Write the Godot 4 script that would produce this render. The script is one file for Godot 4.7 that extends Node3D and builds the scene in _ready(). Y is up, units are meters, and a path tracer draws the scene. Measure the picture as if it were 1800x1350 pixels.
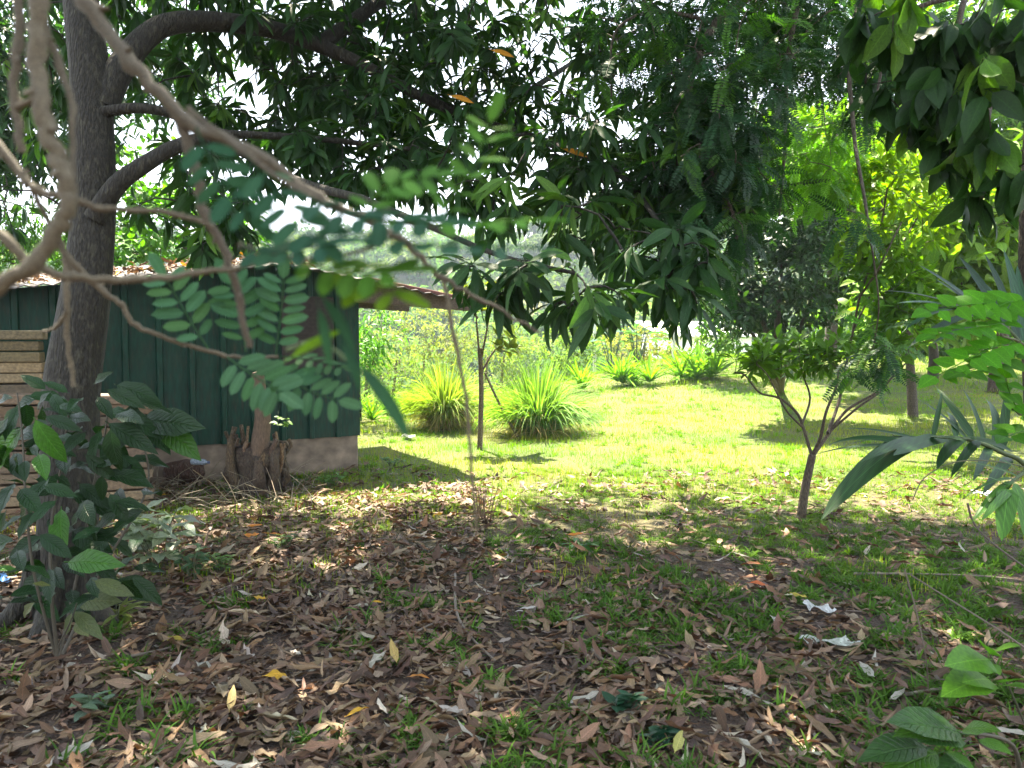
extends Node3D
# A shaded garden under a mango tree: a green sheet-metal shed on the left, a sunlit lawn behind.

const FOCAL := 1354.0
const EYE := Vector3(0, 1.6, 0)
var R := RandomNumberGenerator.new()
var cam_basis := Basis(Vector3.RIGHT, deg_to_rad(-3.2))
var rough_noise := FastNoiseLite.new()
var M := {}
var T := {}
var used := {}
var gnd_corner := Vector3.ZERO


class Soup:
	var v := PackedVector3Array()
	var n := PackedVector3Array()
	var u := PackedVector2Array()
	var c := PackedColorArray()

	func vert(p: Vector3, nn: Vector3, uv: Vector2, col: Color) -> void:
		v.append(p); n.append(nn); u.append(uv); c.append(col)

	func tri(a: Vector3, b: Vector3, d: Vector3, col: Color, ua := Vector2.ZERO, ub := Vector2.ZERO, ud := Vector2.ZERO) -> void:
		var nn := (b - a).cross(d - a).normalized()
		vert(a, nn, ua, col); vert(d, nn, ud, col); vert(b, nn, ub, col)

	func quad(a: Vector3, b: Vector3, d: Vector3, e: Vector3, col: Color) -> void:
		tri(a, b, d, col, Vector2(0, 0), Vector2(1, 0), Vector2(1, 1))
		tri(a, d, e, col, Vector2(0, 0), Vector2(1, 1), Vector2(0, 1))

	func add(s: Soup, xf: Transform3D, col: Color) -> void:
		v.append_array(xf * s.v)
		n.append_array(Transform3D(xf.basis.orthonormalized(), Vector3.ZERO) * s.n)
		u.append_array(s.u)
		var cc := PackedColorArray()
		cc.resize(s.v.size())
		cc.fill(col)
		c.append_array(cc)

	func mix_add(s: Soup, xf: Transform3D) -> void:
		v.append_array(xf * s.v)
		n.append_array(Transform3D(xf.basis.orthonormalized(), Vector3.ZERO) * s.n)
		u.append_array(s.u)
		c.append_array(s.c)

	func tube(pts: Array, rads: Array, sides: int, col: Color, wob := 0.0, seed_ := 0) -> void:
		var rings := []
		var norms := []
		var side := Vector3.RIGHT
		var along := 0.0
		var vs := []
		for i in pts.size():
			var t: Vector3 = (pts[mini(i + 1, pts.size() - 1)] - pts[maxi(i - 1, 0)]).normalized()
			if i == 0:
				side = t.cross(Vector3.UP if absf(t.y) < 0.9 else Vector3.RIGHT).normalized()
			side = (side - t * side.dot(t)).normalized()
			var bi := t.cross(side)
			if i > 0:
				along += pts[i].distance_to(pts[i - 1])
			vs.append(along)
			var ring := PackedVector3Array()
			var rn := PackedVector3Array()
			for k in sides + 1:
				var a := TAU * (k % sides) / sides
				var d := side * cos(a) + bi * sin(a)
				var w := 1.0 + wob * (sin(a * 2.0 + along * 3.1 + seed_) * 0.6 + sin(a * 3.0 - along * 7.3 + seed_ * 2.0) * 0.4)
				ring.append(pts[i] + d * rads[i] * w)
				rn.append(d)
			rings.append(ring)
			norms.append(rn)
		for i in pts.size() - 1:
			for k in sides:
				var ua := Vector2(float(k) / sides, vs[i])
				var ub := Vector2(float(k + 1) / sides, vs[i])
				var uc := Vector2(float(k + 1) / sides, vs[i + 1])
				var ud := Vector2(float(k) / sides, vs[i + 1])
				var a: Vector3 = rings[i][k]
				var b: Vector3 = rings[i][k + 1]
				var e: Vector3 = rings[i + 1][k + 1]
				var f: Vector3 = rings[i + 1][k]
				vert(a, norms[i][k], ua, col); vert(e, norms[i + 1][k + 1], uc, col); vert(b, norms[i][k + 1], ub, col)
				vert(a, norms[i][k], ua, col); vert(f, norms[i + 1][k], ud, col); vert(e, norms[i + 1][k + 1], uc, col)
		var last := pts.size() - 1
		if rads[last] > 0.004:
			var tip: Vector3 = pts[last] + (pts[last] - pts[last - 1]).normalized() * rads[last] * 0.25
			for k in sides:
				tri(rings[last][k], rings[last][k + 1], tip, col)

	func box(xf: Transform3D, size: Vector3, col: Color, bevel := 0.0) -> void:
		var h := size * 0.5
		var b := minf(bevel, minf(h.x, minf(h.y, h.z)) * 0.5)
		for ax in 3:
			for s in [-1.0, 1.0]:
				var a1 := (ax + 1) % 3
				var a2 := (ax + 2) % 3
				var q := []
				for k in [[-1, -1], [1, -1], [1, 1], [-1, 1]]:
					var p := Vector3.ZERO
					p[ax] = s * h[ax]
					p[a1] = k[0] * (h[a1] - b) * s
					p[a2] = k[1] * (h[a2] - b)
					q.append(xf * p)
				quad(q[0], q[1], q[2], q[3], col)
				if b > 0.0:
					for s2 in [-1.0, 1.0]:
						var e := []
						for k in [[0, -1], [0, 1], [1, 1], [1, -1]]:
							var p := Vector3.ZERO
							p[ax] = s * (h[ax] if k[0] == 0 else h[ax] - b)
							p[a1] = s2 * (h[a1] - b if k[0] == 0 else h[a1])
							p[a2] = k[1] * (h[a2] - b)
							e.append(xf * p)
						if s * s2 > 0:
							quad(e[0], e[3], e[2], e[1], col)
						else:
							quad(e[0], e[1], e[2], e[3], col)

	func mesh() -> ArrayMesh:
		var arr := []
		arr.resize(Mesh.ARRAY_MAX)
		arr[Mesh.ARRAY_VERTEX] = v
		arr[Mesh.ARRAY_NORMAL] = n
		arr[Mesh.ARRAY_TEX_UV] = u
		arr[Mesh.ARRAY_COLOR] = c
		var m := ArrayMesh.new()
		m.add_surface_from_arrays(Mesh.PRIMITIVE_TRIANGLES, arr)
		return m


# ---------------------------------------------------------------- helpers
func rf(a: float, b: float) -> float:
	return R.randf_range(a, b)


func rdir() -> Vector3:
	return Vector3(R.randfn(), R.randfn(), R.randfn()).normalized()


func at(px: float, py: float, d: float) -> Vector3:
	return EYE + cam_basis * Vector3((px - 900.0) / FOCAL * d, -(py - 675.0) / FOCAL * d, -d)


func shown(p: Vector3) -> Vector3:   # where in the photo, and how far away
	var q := cam_basis.inverse() * (p - EYE)
	return Vector3(900.0 + q.x / -q.z * FOCAL, 675.0 - q.y / -q.z * FOCAL, -q.z)


func ground_height(x: float, z: float) -> float:
	var d := -z
	var h := 0.9 * smoothstep(8.0, 24.0, d) * smoothstep(-1.5, 7.0, x) + 0.22 * smoothstep(10.0, 22.0, d)
	h += 0.02 * rough_noise.get_noise_2d(x * 9.0, z * 9.0) + 0.05 * rough_noise.get_noise_2d(x * 1.5, z * 1.5)
	var edge := 21.0 + maxf(0.0, x - 1.0) * 0.9
	h -= 4.5 * smoothstep(edge, edge + 16.0, d)
	h += (25.0 + 9.0 * rough_noise.get_noise_2d(x * 0.12, z * 0.12) + 0.02 * x) * smoothstep(55.0, 165.0, d)
	return h


func on_ground(x: float, z: float, lift := 0.0) -> Vector3:
	return Vector3(x, ground_height(x, z) + lift, z)


func gnd(px: float, py: float) -> Vector3:
	var dir := at(px, py, 1.0) - EYE
	var t := 1.0
	while t < 80.0:
		var p := EYE + dir * t
		if p.y <= ground_height(p.x, p.z):
			return on_ground(p.x, p.z)
		t += 0.03
	return on_ground(dir.x * 30.0, dir.z * 30.0)


func fr(o: Vector3, dir: Vector3, nrm: Vector3, s: float) -> Transform3D:
	var y := dir.normalized()
	var x := y.cross(nrm)
	if x.length() < 0.01:
		x = y.cross(Vector3(0.3, 0.5, 0.8))
	x = x.normalized()
	return Transform3D(Basis(x * s, y * s, x.cross(y) * s), o)


func curve(pts: Array, per := 4) -> Array:
	var out := []
	for i in pts.size() - 1:
		var a = pts[maxi(i - 1, 0)]
		var b = pts[i]
		var c = pts[i + 1]
		var d = pts[mini(i + 2, pts.size() - 1)]
		for k in per:
			var t := float(k) / per
			out.append(0.5 * ((2.0 * b) + (c - a) * t + (2.0 * a - 5.0 * b + 4.0 * c - d) * t * t + (3.0 * b - a - 3.0 * c + d) * t * t * t))
	out.append(pts[-1])
	return out


func taper(n: int, a: float, b: float) -> Array:
	var out := []
	for i in n:
		out.append(lerpf(a, b, float(i) / maxf(1.0, n - 1.0)))
	return out


func along_pixels(list: Array) -> Array:
	var out := []
	for p in list:
		out.append(at(p[0], p[1], p[2]))
	return out


func numbered(called: String) -> String:
	if not used.has(called):
		used[called] = 0
		return called
	used[called] += 1
	return "%s_%03d" % [called, used[called]]


func tag(o: Node3D, label: String, category := "", group := "", kind := "") -> Node3D:
	if label: o.set_meta("label", label)
	if category: o.set_meta("category", category)
	if group: o.set_meta("group", group)
	if kind: o.set_meta("kind", kind)
	return o


func thing(called: String, label: String, category: String, where := Vector3.ZERO, turn := 0.0, group := "") -> Node3D:
	var o := Node3D.new()
	o.name = numbered(called)
	add_child(o)
	o.position = where
	o.rotation.y = turn
	tag(o, label, category, group)
	return o


func part(called: String, m: Mesh, mat: Material, parent: Node3D, xf := Transform3D()) -> MeshInstance3D:
	var o := MeshInstance3D.new()
	o.name = called if parent != self else numbered(called)
	o.mesh = m
	o.material_override = mat
	parent.add_child(o, true)
	o.transform = xf
	return o


func stuff(o: Node3D) -> Node3D:
	o.set_meta("kind", "stuff")
	return o


func copies(called: String, m: Mesh, mat: Material, places: Array, tints: Array, parent: Node3D) -> MultiMeshInstance3D:
	var mm := MultiMesh.new()
	mm.transform_format = MultiMesh.TRANSFORM_3D
	mm.use_colors = tints.size() > 0
	mm.mesh = m
	mm.instance_count = places.size()
	for i in places.size():
		mm.set_instance_transform(i, places[i])
		if tints.size() > 0:
			mm.set_instance_color(i, tints[i])
	var o := MultiMeshInstance3D.new()
	o.name = called if parent != self else numbered(called)
	o.multimesh = mm
	o.material_override = mat
	parent.add_child(o, true)
	return o


func vary(c: Color, amount := 0.2) -> Color:
	var k := exp(R.randfn() * amount)
	return Color(c.r * k * rf(0.93, 1.08), c.g * k, c.b * k * rf(0.85, 1.15))


# ---------------------------------------------------------------- leaf shapes
func profile(kind: String, t: float) -> float:
	match kind:
		"lance": return pow(sin(PI * pow(t, 0.85)), 0.75)
		"ellipse": return pow(maxf(0.0, 1.0 - pow(absf(2.0 * t - 1.0), 2.4)), 0.5)
		"point": return pow(sin(PI * pow(t, 0.8)), 0.9) * (1.0 - 0.25 * smoothstep(0.75, 1.0, t))
		"ovate": return pow(sin(PI * pow(t, 0.6)), 0.8)
		"obovate": return pow(sin(PI * pow(t, 1.25)), 0.85)
		"strip": return minf(1.0, t * 9.0 + 0.35) * pow(1.0 - pow(t, 3.0), 0.8)
		"grass": return (1.0 - pow(t, 2.2)) * minf(1.0, 0.6 + t)
	return 1.0


func leaf(kind: String, wide: float, bend: float, fold: float, segs: int, wave := 0.0, twist := 0.0, stalk := 0.0) -> Soup:
	var s := Soup.new()
	var cen := []
	var tn := []
	var p := Vector3.ZERO
	var ph := R.randf() * TAU
	for i in segs + 1:
		var t := float(i) / segs
		var ang := bend * (t - 0.15)
		var tg := Vector3(0, cos(ang), -sin(ang))
		if i > 0:
			p += tg / segs
		cen.append(p)
		tn.append(Vector3(0, sin(ang), cos(ang)))
	var rows := []
	for i in segs + 1:
		var t := float(i) / segs
		var w := wide * 0.5 * profile(kind, t)
		var nn: Vector3 = tn[i]
		var tw := twist * (t - 0.3)
		var xa := Vector3(cos(tw), 0, 0) + nn * sin(tw)
		nn = nn * cos(tw) - Vector3(sin(tw), 0, 0)
		var row := []
		for sd in [-1.0, 1.0]:
			var e: Vector3 = (xa * sd * cos(fold) + nn * sin(fold)).normalized()
			var wv := wave * sin(t * 13.0 + ph + sd) * w
			row.append([cen[i] + e * w + nn * wv, (nn * cos(fold) - xa * sd * sin(fold)).normalized()])
		rows.append([row[0], [cen[i], nn], row[1]])
	for i in segs:
		var t0 := float(i) / segs
		var t1 := float(i + 1) / segs
		for k in 2:
			var a = rows[i][k]
			var b = rows[i][k + 1]
			var d = rows[i + 1][k + 1]
			var e = rows[i + 1][k]
			var u0 := k * 0.5
			var u1 := k * 0.5 + 0.5
			if i < segs - 1 or profile(kind, 1.0) > 0.02:
				s.vert(a[0], a[1], Vector2(u0, t0), Color.WHITE); s.vert(d[0], d[1], Vector2(u1, t1), Color.WHITE); s.vert(b[0], b[1], Vector2(u1, t0), Color.WHITE)
				s.vert(a[0], a[1], Vector2(u0, t0), Color.WHITE); s.vert(e[0], e[1], Vector2(u0, t1), Color.WHITE); s.vert(d[0], d[1], Vector2(u1, t1), Color.WHITE)
			else:
				s.vert(a[0], a[1], Vector2(u0, t0), Color.WHITE); s.vert(rows[i + 1][1][0], a[1], Vector2(0.5, t1), Color.WHITE); s.vert(b[0], b[1], Vector2(u1, t0), Color.WHITE)
	if stalk > 0.0:
		s.tube([Vector3(0, -stalk, stalk * 0.2), Vector3(0, 0.02, 0)], [0.012, 0.01], 3, Color.WHITE)
	return s


func family(kind: String, count: int, wide: Array, bend: Array, fold: Array, segs: int, wave := 0.0, twist := 0.0, stalk := 0.0) -> Array:
	var out := []
	for i in count:
		out.append(leaf(kind, rf(wide[0], wide[1]), rf(bend[0], bend[1]), rf(fold[0], fold[1]), segs, wave * rf(0.4, 1.0), twist * rf(-1, 1), stalk))
	return out


var mesh_of := {}
func leaf_mesh(s: Soup) -> ArrayMesh:
	if not mesh_of.has(s):
		mesh_of[s] = s.mesh()
	return mesh_of[s]


# ---------------------------------------------------------------- materials
func noise_tex(freq: float, lo: Color, hi: Color, seed_: int, size := 512, octaves := 5) -> NoiseTexture2D:
	var f := FastNoiseLite.new()
	f.seed = seed_
	f.frequency = freq
	f.fractal_octaves = octaves
	var t := NoiseTexture2D.new()
	t.width = size; t.height = size
	t.seamless = true
	t.noise = f
	var g := Gradient.new()
	g.set_color(0, lo); g.set_color(1, hi)
	t.color_ramp = g
	return t


func vein_images() -> Array:
	var w := 96
	var h := 192
	var col := Image.create(w, h, false, Image.FORMAT_RGB8)
	var hgt := Image.create(w, h, false, Image.FORMAT_RGB8)
	var f := FastNoiseLite.new()
	f.frequency = 0.06
	for y in h:
		for x in w:
			var a := absf(float(x) / w - 0.5) * 2.0
			var t := float(y) / h
			var q := fposmod((t - a * 0.22) * 11.0, 1.0)
			var vein := exp(-pow((q - 0.5) / 0.09, 2.0)) * (1.0 - a * 0.6)
			var mid := exp(-pow(a / 0.05, 2.0))
			var blot := f.get_noise_2d(x, y) * 0.12
			var k := clampf(0.80 + blot + 0.10 * vein + 0.20 * mid, 0.0, 1.0)
			col.set_pixel(x, y, Color(k + 0.08 * maxf(vein * 0.5, mid), k, k * (0.96 + 0.04 * mid)))
			var z := clampf(sin(q * PI) * 0.0 + 0.75 - 0.55 * vein - 0.7 * mid + f.get_noise_2d(x * 2.0, y * 2.0) * 0.1, 0.0, 1.0)
			hgt.set_pixel(x, y, Color(z, z, z))
	hgt.bump_map_to_normal_map(6.0)
	return [ImageTexture.create_from_image(col), ImageTexture.create_from_image(hgt)]


func foliage_mat(tone: Color, rough: float, back: Color, bump := 0.0, spec := 0.5) -> StandardMaterial3D:
	var m := StandardMaterial3D.new()
	m.albedo_color = tone
	m.vertex_color_use_as_albedo = true
	m.albedo_texture = M.vein
	m.roughness = rough
	m.metallic_specular = spec
	m.cull_mode = BaseMaterial3D.CULL_DISABLED
	m.backlight_enabled = true
	m.backlight = back
	if bump > 0.0:
		m.normal_enabled = true
		m.normal_texture = M.vein_bump
		m.normal_scale = bump
	return m


func lin(c: Color) -> Color:
	return c.linear_to_srgb()


func solid_mat(tone: Color, rough: float, tex: Texture2D = null, scale := 1.0, relief: Texture2D = null, depth := 1.0) -> StandardMaterial3D:
	var m := StandardMaterial3D.new()
	m.albedo_color = lin(tone)
	m.roughness = rough
	m.vertex_color_use_as_albedo = true
	if tex or relief:
		m.uv1_triplanar = true
		m.uv1_world_triplanar = true
		m.uv1_scale = Vector3.ONE * scale
	if tex:
		m.albedo_texture = tex
	if relief:
		m.heightmap_enabled = true
		m.heightmap_texture = relief
		m.heightmap_scale = depth
	return m


func make_materials() -> void:
	var v := vein_images()
	M.vein = v[0]
	M.vein_bump = v[1]
	M.leaf = foliage_mat(Color.WHITE, 0.45, Color(0.75, 0.95, 0.22).linear_to_srgb(), 0.0, 0.36)
	M.gloss = foliage_mat(Color.WHITE, 0.4, Color(0.55, 0.75, 0.2).linear_to_srgb(), 0.4, 0.4)
	M.near = foliage_mat(Color.WHITE, 0.7, Color(0.6, 0.85, 0.4).linear_to_srgb(), 0.0, 0.15)
	M.palm = foliage_mat(Color.WHITE, 0.45, Color(0.35, 0.5, 0.15).linear_to_srgb(), 0.0, 0.4)
	var pi := Image.create(64, 64, false, Image.FORMAT_RGB8)
	for y in 64:
		for x in 64:
			var k := 0.72 + 0.16 * sin(x * 1.6) * sin(x * 0.37 + 1.0) + (0.2 if absi(x - 32) < 2 else 0.0) + 0.06 * sin(y * 0.5 + x * 0.3)
			pi.set_pixel(x, y, Color(k, k, k * 0.95))
	M.palm.albedo_texture = ImageTexture.create_from_image(pi)
	M.young = foliage_mat(Color.WHITE, 0.5, Color(0.88, 1.0, 0.18).linear_to_srgb(), 0.0, 0.28)
	M.soft = foliage_mat(Color.WHITE, 0.7, Color(0.9, 1.0, 0.35).linear_to_srgb(), 0.0, 0.2)
	M.shrub = foliage_mat(Color.WHITE, 0.3, Color(0.55, 0.75, 0.2).linear_to_srgb(), 1.1, 0.38)
	M.dry = foliage_mat(Color.WHITE, 0.62, Color(0.3, 0.2, 0.1).linear_to_srgb(), 0.35, 0.4)
	M.grass = foliage_mat(Color.WHITE, 0.75, Color(0.85, 1.0, 0.2).linear_to_srgb(), 0.0, 0.18)
	M.grass.albedo_texture = null
	var grain := noise_tex(0.02, Color(0.55, 0.55, 0.55), Color(1, 1, 1), 3)
	var fine := noise_tex(0.09, Color(0.45, 0.45, 0.45), Color(1, 1, 1), 4)
	var lump := noise_tex(0.03, Color.BLACK, Color.WHITE, 5)
	M.grain = grain
	M.streak = noise_tex(0.025, Color(0.55, 0.58, 0.52), Color(1, 1, 1), 9)
	M.fine = fine
	var bt := noise_tex(0.05, Color(0.5, 0.48, 0.46), Color(1, 1, 1), 21, 512, 6)
	bt.color_ramp.add_point(0.35, Color(0.62, 0.58, 0.55))
	bt.color_ramp.add_point(0.62, Color(0.85, 0.82, 0.76))
	bt.color_ramp.add_point(0.68, Color(1.0, 1.0, 0.92))
	M.bark = solid_mat(Color(1, 1, 1), 0.85, bt, 2.2, lump, 1.6)
	var lichen := noise_tex(0.018, Color(0, 0, 0), Color(0, 0, 0), 31, 512, 5)
	lichen.color_ramp.set_color(0, Color(0.47, 0.46, 0.38, 0.0))
	lichen.color_ramp.set_color(1, Color(0.40, 0.38, 0.30, 0.4))
	lichen.color_ramp.add_point(0.66, Color(0.36, 0.35, 0.27, 0.0))
	lichen.color_ramp.add_point(0.74, Color(0.33, 0.31, 0.24, 0.32))
	M.lichen = lichen
	M.bark.uv1_scale = Vector3(3.2, 0.9, 3.2)
	M.twig = solid_mat(Color(1, 1, 1), 0.7, fine, 9.0)
	M.wood = solid_mat(Color(1, 1, 1), 0.8, grain, 3.0, fine, 0.5)
	M.wood.uv1_scale = Vector3(9.0, 1.2, 9.0)
	M.spray = solid_mat(Color(1, 1, 1), 0.75, bt, 16.0, fine, 0.12)
	M.bark.detail_enabled = true
	M.bark.detail_blend_mode = BaseMaterial3D.BLEND_MODE_MIX
	M.bark.detail_albedo = lichen
	var rust := noise_tex(0.02, Color(0, 0, 0), Color(0, 0, 0), 41, 512, 6)
	rust.color_ramp.set_color(0, Color(0.30, 0.21, 0.14, 0.0))
	rust.color_ramp.set_color(1, Color(0.33, 0.24, 0.17, 0.7))
	rust.color_ramp.add_point(0.50, Color(0.22, 0.18, 0.12, 0.0))
	rust.color_ramp.add_point(0.72, Color(0.20, 0.17, 0.11, 0.3))
	M.rust = rust
	M.soil = solid_mat(Color(1, 1, 1), 0.95, fine, 1.3, lump, 3.0)
	M.concrete = solid_mat(Color(0.31, 0.235, 0.17), 0.9, grain, 0.5, fine, 0.25)
	M.sheet = solid_mat(Color(0.007, 0.056, 0.034), 0.55, M.streak, 1.0)
	M.sheet.uv1_scale = Vector3(2.6, 0.35, 2.6)
	M.sheet.metallic_specular = 0.35
	M.sheet.detail_enabled = true
	M.sheet.detail_blend_mode = BaseMaterial3D.BLEND_MODE_MIX
	M.sheet.detail_albedo = M.rust
	M.roof = solid_mat(Color(0.14, 0.12, 0.11), 0.7, grain, 1.3)
	M.timber = solid_mat(Color(1, 1, 1), 0.75, grain, 3.0, fine, 0.3)
	M.plastic = solid_mat(Color(0.75, 0.76, 0.74), 0.35, grain, 4.0)
	M.plastic.backlight_enabled = true
	M.plastic.backlight = Color(0.6, 0.6, 0.6)
	M.white_paint = solid_mat(Color(0.8, 0.8, 0.78), 0.6)
	M.dark = solid_mat(Color(0.045, 0.032, 0.026), 0.85, grain, 2.0)


func make_shapes() -> void:
	T.mango = family("lance", 7, [0.2, 0.27], [0.2, 1.0], [0.15, 0.5], 5, 0.12, 0.5, 0.12)
	T.broad = family("point", 6, [0.42, 0.52], [0.2, 0.8], [0.1, 0.35], 6, 0.12, 0.3, 0.1)
	T.shrub = family("point", 7, [0.34, 0.43], [0.3, 0.9], [0.1, 0.4], 8, 0.25, 0.3, 0.06)
	T.ovate = family("ovate", 5, [0.58, 0.72], [0.1, 0.5], [0.05, 0.25], 5, 0.08, 0.2, 0.05)
	T.oval = family("ellipse", 6, [0.34, 0.44], [-0.1, 0.3], [0.02, 0.25], 6, 0.06, 0.2, 0.04)
	T.spoon = family("obovate", 6, [0.28, 0.36], [0.3, 1.1], [0.1, 0.45], 5, 0.1, 0.4, 0.05)
	T.small = family("point", 5, [0.40, 0.55], [0.1, 0.7], [0.1, 0.4], 3)
	T.thin = family("lance", 5, [0.12, 0.2], [0.3, 1.1], [0.0, 0.3], 3)
	T.mass = family("point", 5, [0.45, 0.65], [0.0, 0.6], [0.05, 0.35], 2)
	T.dry = family("lance", 10, [0.20, 0.29], [-0.7, 0.9], [0.3, 1.2], 6, 0.6, 1.5, 0.08)
	T.dry.append_array(family("lance", 4, [0.22, 0.30], [-0.4, 0.5], [-0.3, 0.4], 6, 0.7, 0.8, 0.06))
	T.dry.append_array(family("point", 3, [0.34, 0.42], [-0.5, 1.3], [-0.3, 0.8], 6, 0.7, 1.0, 0.06))
	T.strip = family("strip", 5, [0.07, 0.10], [0.2, 0.9], [0.15, 0.4], 8, 0.0, 0.4)
	T.blade = family("grass", 6, [0.05, 0.08], [0.9, 2.7], [0.2, 0.4], 7, 0.0, 0.6)
	T.reed = family("grass", 6, [0.05, 0.08], [0.1, 1.5], [0.2, 0.4], 5, 0.0, 0.6)
	T.turf = family("grass", 6, [0.07, 0.12], [0.2, 1.6], [0.0, 0.0], 2, 0.0, 0.5)
	T.tuft = family("grass", 6, [0.07, 0.12], [0.5, 1.9], [0.2, 0.3], 4, 0.0, 0.5)
	T.oval_low = family("ellipse", 3, [0.30, 0.38], [-0.1, 0.2], [0.05, 0.2], 3)
	T.frond = []
	for i in 5:
		T.frond.append(feather(15, 0.17, rf(0.3, 0.9)))


func feather(pairs: int, reach: float, bend: float) -> Soup:   # a pinnate leaf one unit long
	var s := Soup.new()
	var p := Vector3.ZERO
	var line := [p]
	for i in pairs:
		var t := (i + 1.0) / pairs
		var ang := bend * (t - 0.2)
		p += Vector3(0, cos(ang), -sin(ang)) / pairs
		line.append(p)
		var nn := Vector3(0, sin(ang), cos(ang))
		var l := reach * pow(sin(PI * clampf(0.12 + t * 0.78, 0, 1)), 0.6) * rf(0.9, 1.1)
		for sd in [-1.0, 1.0]:
			var dir := (Vector3(sd, 0, 0) + Vector3(0, 0.35, 0) + nn * rf(-0.25, 0.15)).normalized()
			s.add(T.oval_low[R.randi() % 3], fr(p, dir, nn + rdir() * 0.15, l), Color.WHITE)
	s.tube(line, taper(line.size(), 0.006, 0.003), 3, Color.WHITE)
	return s


# ---------------------------------------------------------------- trees
func blob_points(b: Array) -> Array:   # [px, py, depth, rx, ry, rz, count]
	var c := at(b[0], b[1], b[2])
	var out := []
	while out.size() < b[6]:
		var q := Vector3(rf(-1, 1), rf(-1, 1), rf(-1, 1))
		if q.length_squared() < 1.0:
			out.append(c + q * Vector3(b[3], b[4], b[5]))
	return out


# limbs: [points, first radius, last radius]; returns the twig ends [place, direction] and fills the wood
func grow(wood: Soup, limbs: Array, targets: Array, col: Color, sides := 9, twig := 0.006) -> Array:
	var nodes := PackedVector3Array()
	for l in limbs:
		var pts: Array = l[0]
		wood.tube(pts, taper(pts.size(), l[1], l[2]), sides, col, 0.07 if l[1] > 0.03 else 0.02, int(l[1] * 900))
		for i in range(int(pts.size() * 0.3), pts.size()):
			nodes.append(pts[i])
	var order := []
	for t in targets:
		var best := 1e9
		for p in nodes:
			best = minf(best, p.distance_squared_to(t))
		order.append([best, t])
	order.sort_custom(func(a, b): return a[0] < b[0])
	var ends := []
	for e in order:
		var t: Vector3 = e[1]
		var best := 1e9
		var near := 0
		for i in nodes.size():
			var q := nodes[i].distance_squared_to(t)
			if q < best:
				best = q; near = i
		var a := nodes[near]
		var l := a.distance_to(t)
		var mid := a.lerp(t, 0.5) + rdir() * l * 0.12 + Vector3(0, l * 0.10, 0)
		var pts := curve([a, mid, t], 2)
		var r0 := twig * (0.8 + l * 1.6)
		wood.tube(pts, taper(pts.size(), r0, twig * 0.5), 4, col)
		for i in range(1, pts.size()):
			nodes.append(pts[i])
		ends.append([t, (t - mid).normalized()])
	return ends


# spots: [transform, shape, colour]; the largest of them in view become parts, the rest one mass
func hang_leaves(parent: Node3D, spots: Array, mat: StandardMaterial3D, most: int, called := "leaf", mass_called := "foliage", only_px := 9.0) -> void:
	var rank := []
	for i in spots.size():
		var xf: Transform3D = spots[i][0]
		var q := shown(xf.origin + xf.basis.y * 0.5)
		var px := xf.basis.y.length() / maxf(q.z, 0.1) * FOCAL
		if q.z > 0.1 and q.x > -20 and q.x < 1820 and q.y > -20 and q.y < 1370 and px >= only_px:
			rank.append([px, i])
	rank.sort_custom(func(a, b): return a[0] > b[0])
	var single := {}
	var tones := {}
	for k in mini(most, rank.size()):
		var s = spots[rank[k][1]]
		single[rank[k][1]] = true
		var c: Color = s[2]
		var key := Vector3i(int(c.r * 50), int(c.g * 25), int(c.b * 50))
		if not tones.has(key):
			var m: StandardMaterial3D = mat.duplicate()
			m.albedo_color = lin(c)
			m.vertex_color_use_as_albedo = false
			tones[key] = m
		part(called, leaf_mesh(s[1]), tones[key], parent, parent.transform.affine_inverse() * (s[0] as Transform3D))
	var rest := Soup.new()
	for i in spots.size():
		if not single.has(i):
			rest.add(spots[i][1], parent.transform.affine_inverse() * (spots[i][0] as Transform3D), spots[i][2])
	if rest.v.size():
		stuff(part(mass_called, rest.mesh(), mat, parent))


func whorl(spots: Array, e: Array, shapes: Array, count: int, size: Array, droop: float, tone: Color, spread := [0.5, 1.5], up := 1.0) -> void:
	var d: Vector3 = e[1]
	var x := d.cross(Vector3(0.2, 1, 0.1)).normalized()
	var y := d.cross(x)
	var turn := R.randf() * TAU
	for k in count:
		var a := turn + k * 2.4 + rf(-0.3, 0.3)
		var pol := rf(spread[0], spread[1])
		var dir := (d * cos(pol) + (x * cos(a) + y * sin(a)) * sin(pol) + Vector3.DOWN * droop * rf(0.5, 1.3)).normalized()
		var nrm := (Vector3.UP * up + d * 0.6 + rdir() * 0.45).normalized()
		var l := rf(size[0], size[1])
		spots.append([fr(e[0] - d * rf(0.0, 0.06) + dir * l * 0.12, dir, nrm, l), shapes[R.randi() % shapes.size()], vary(tone)])


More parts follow.
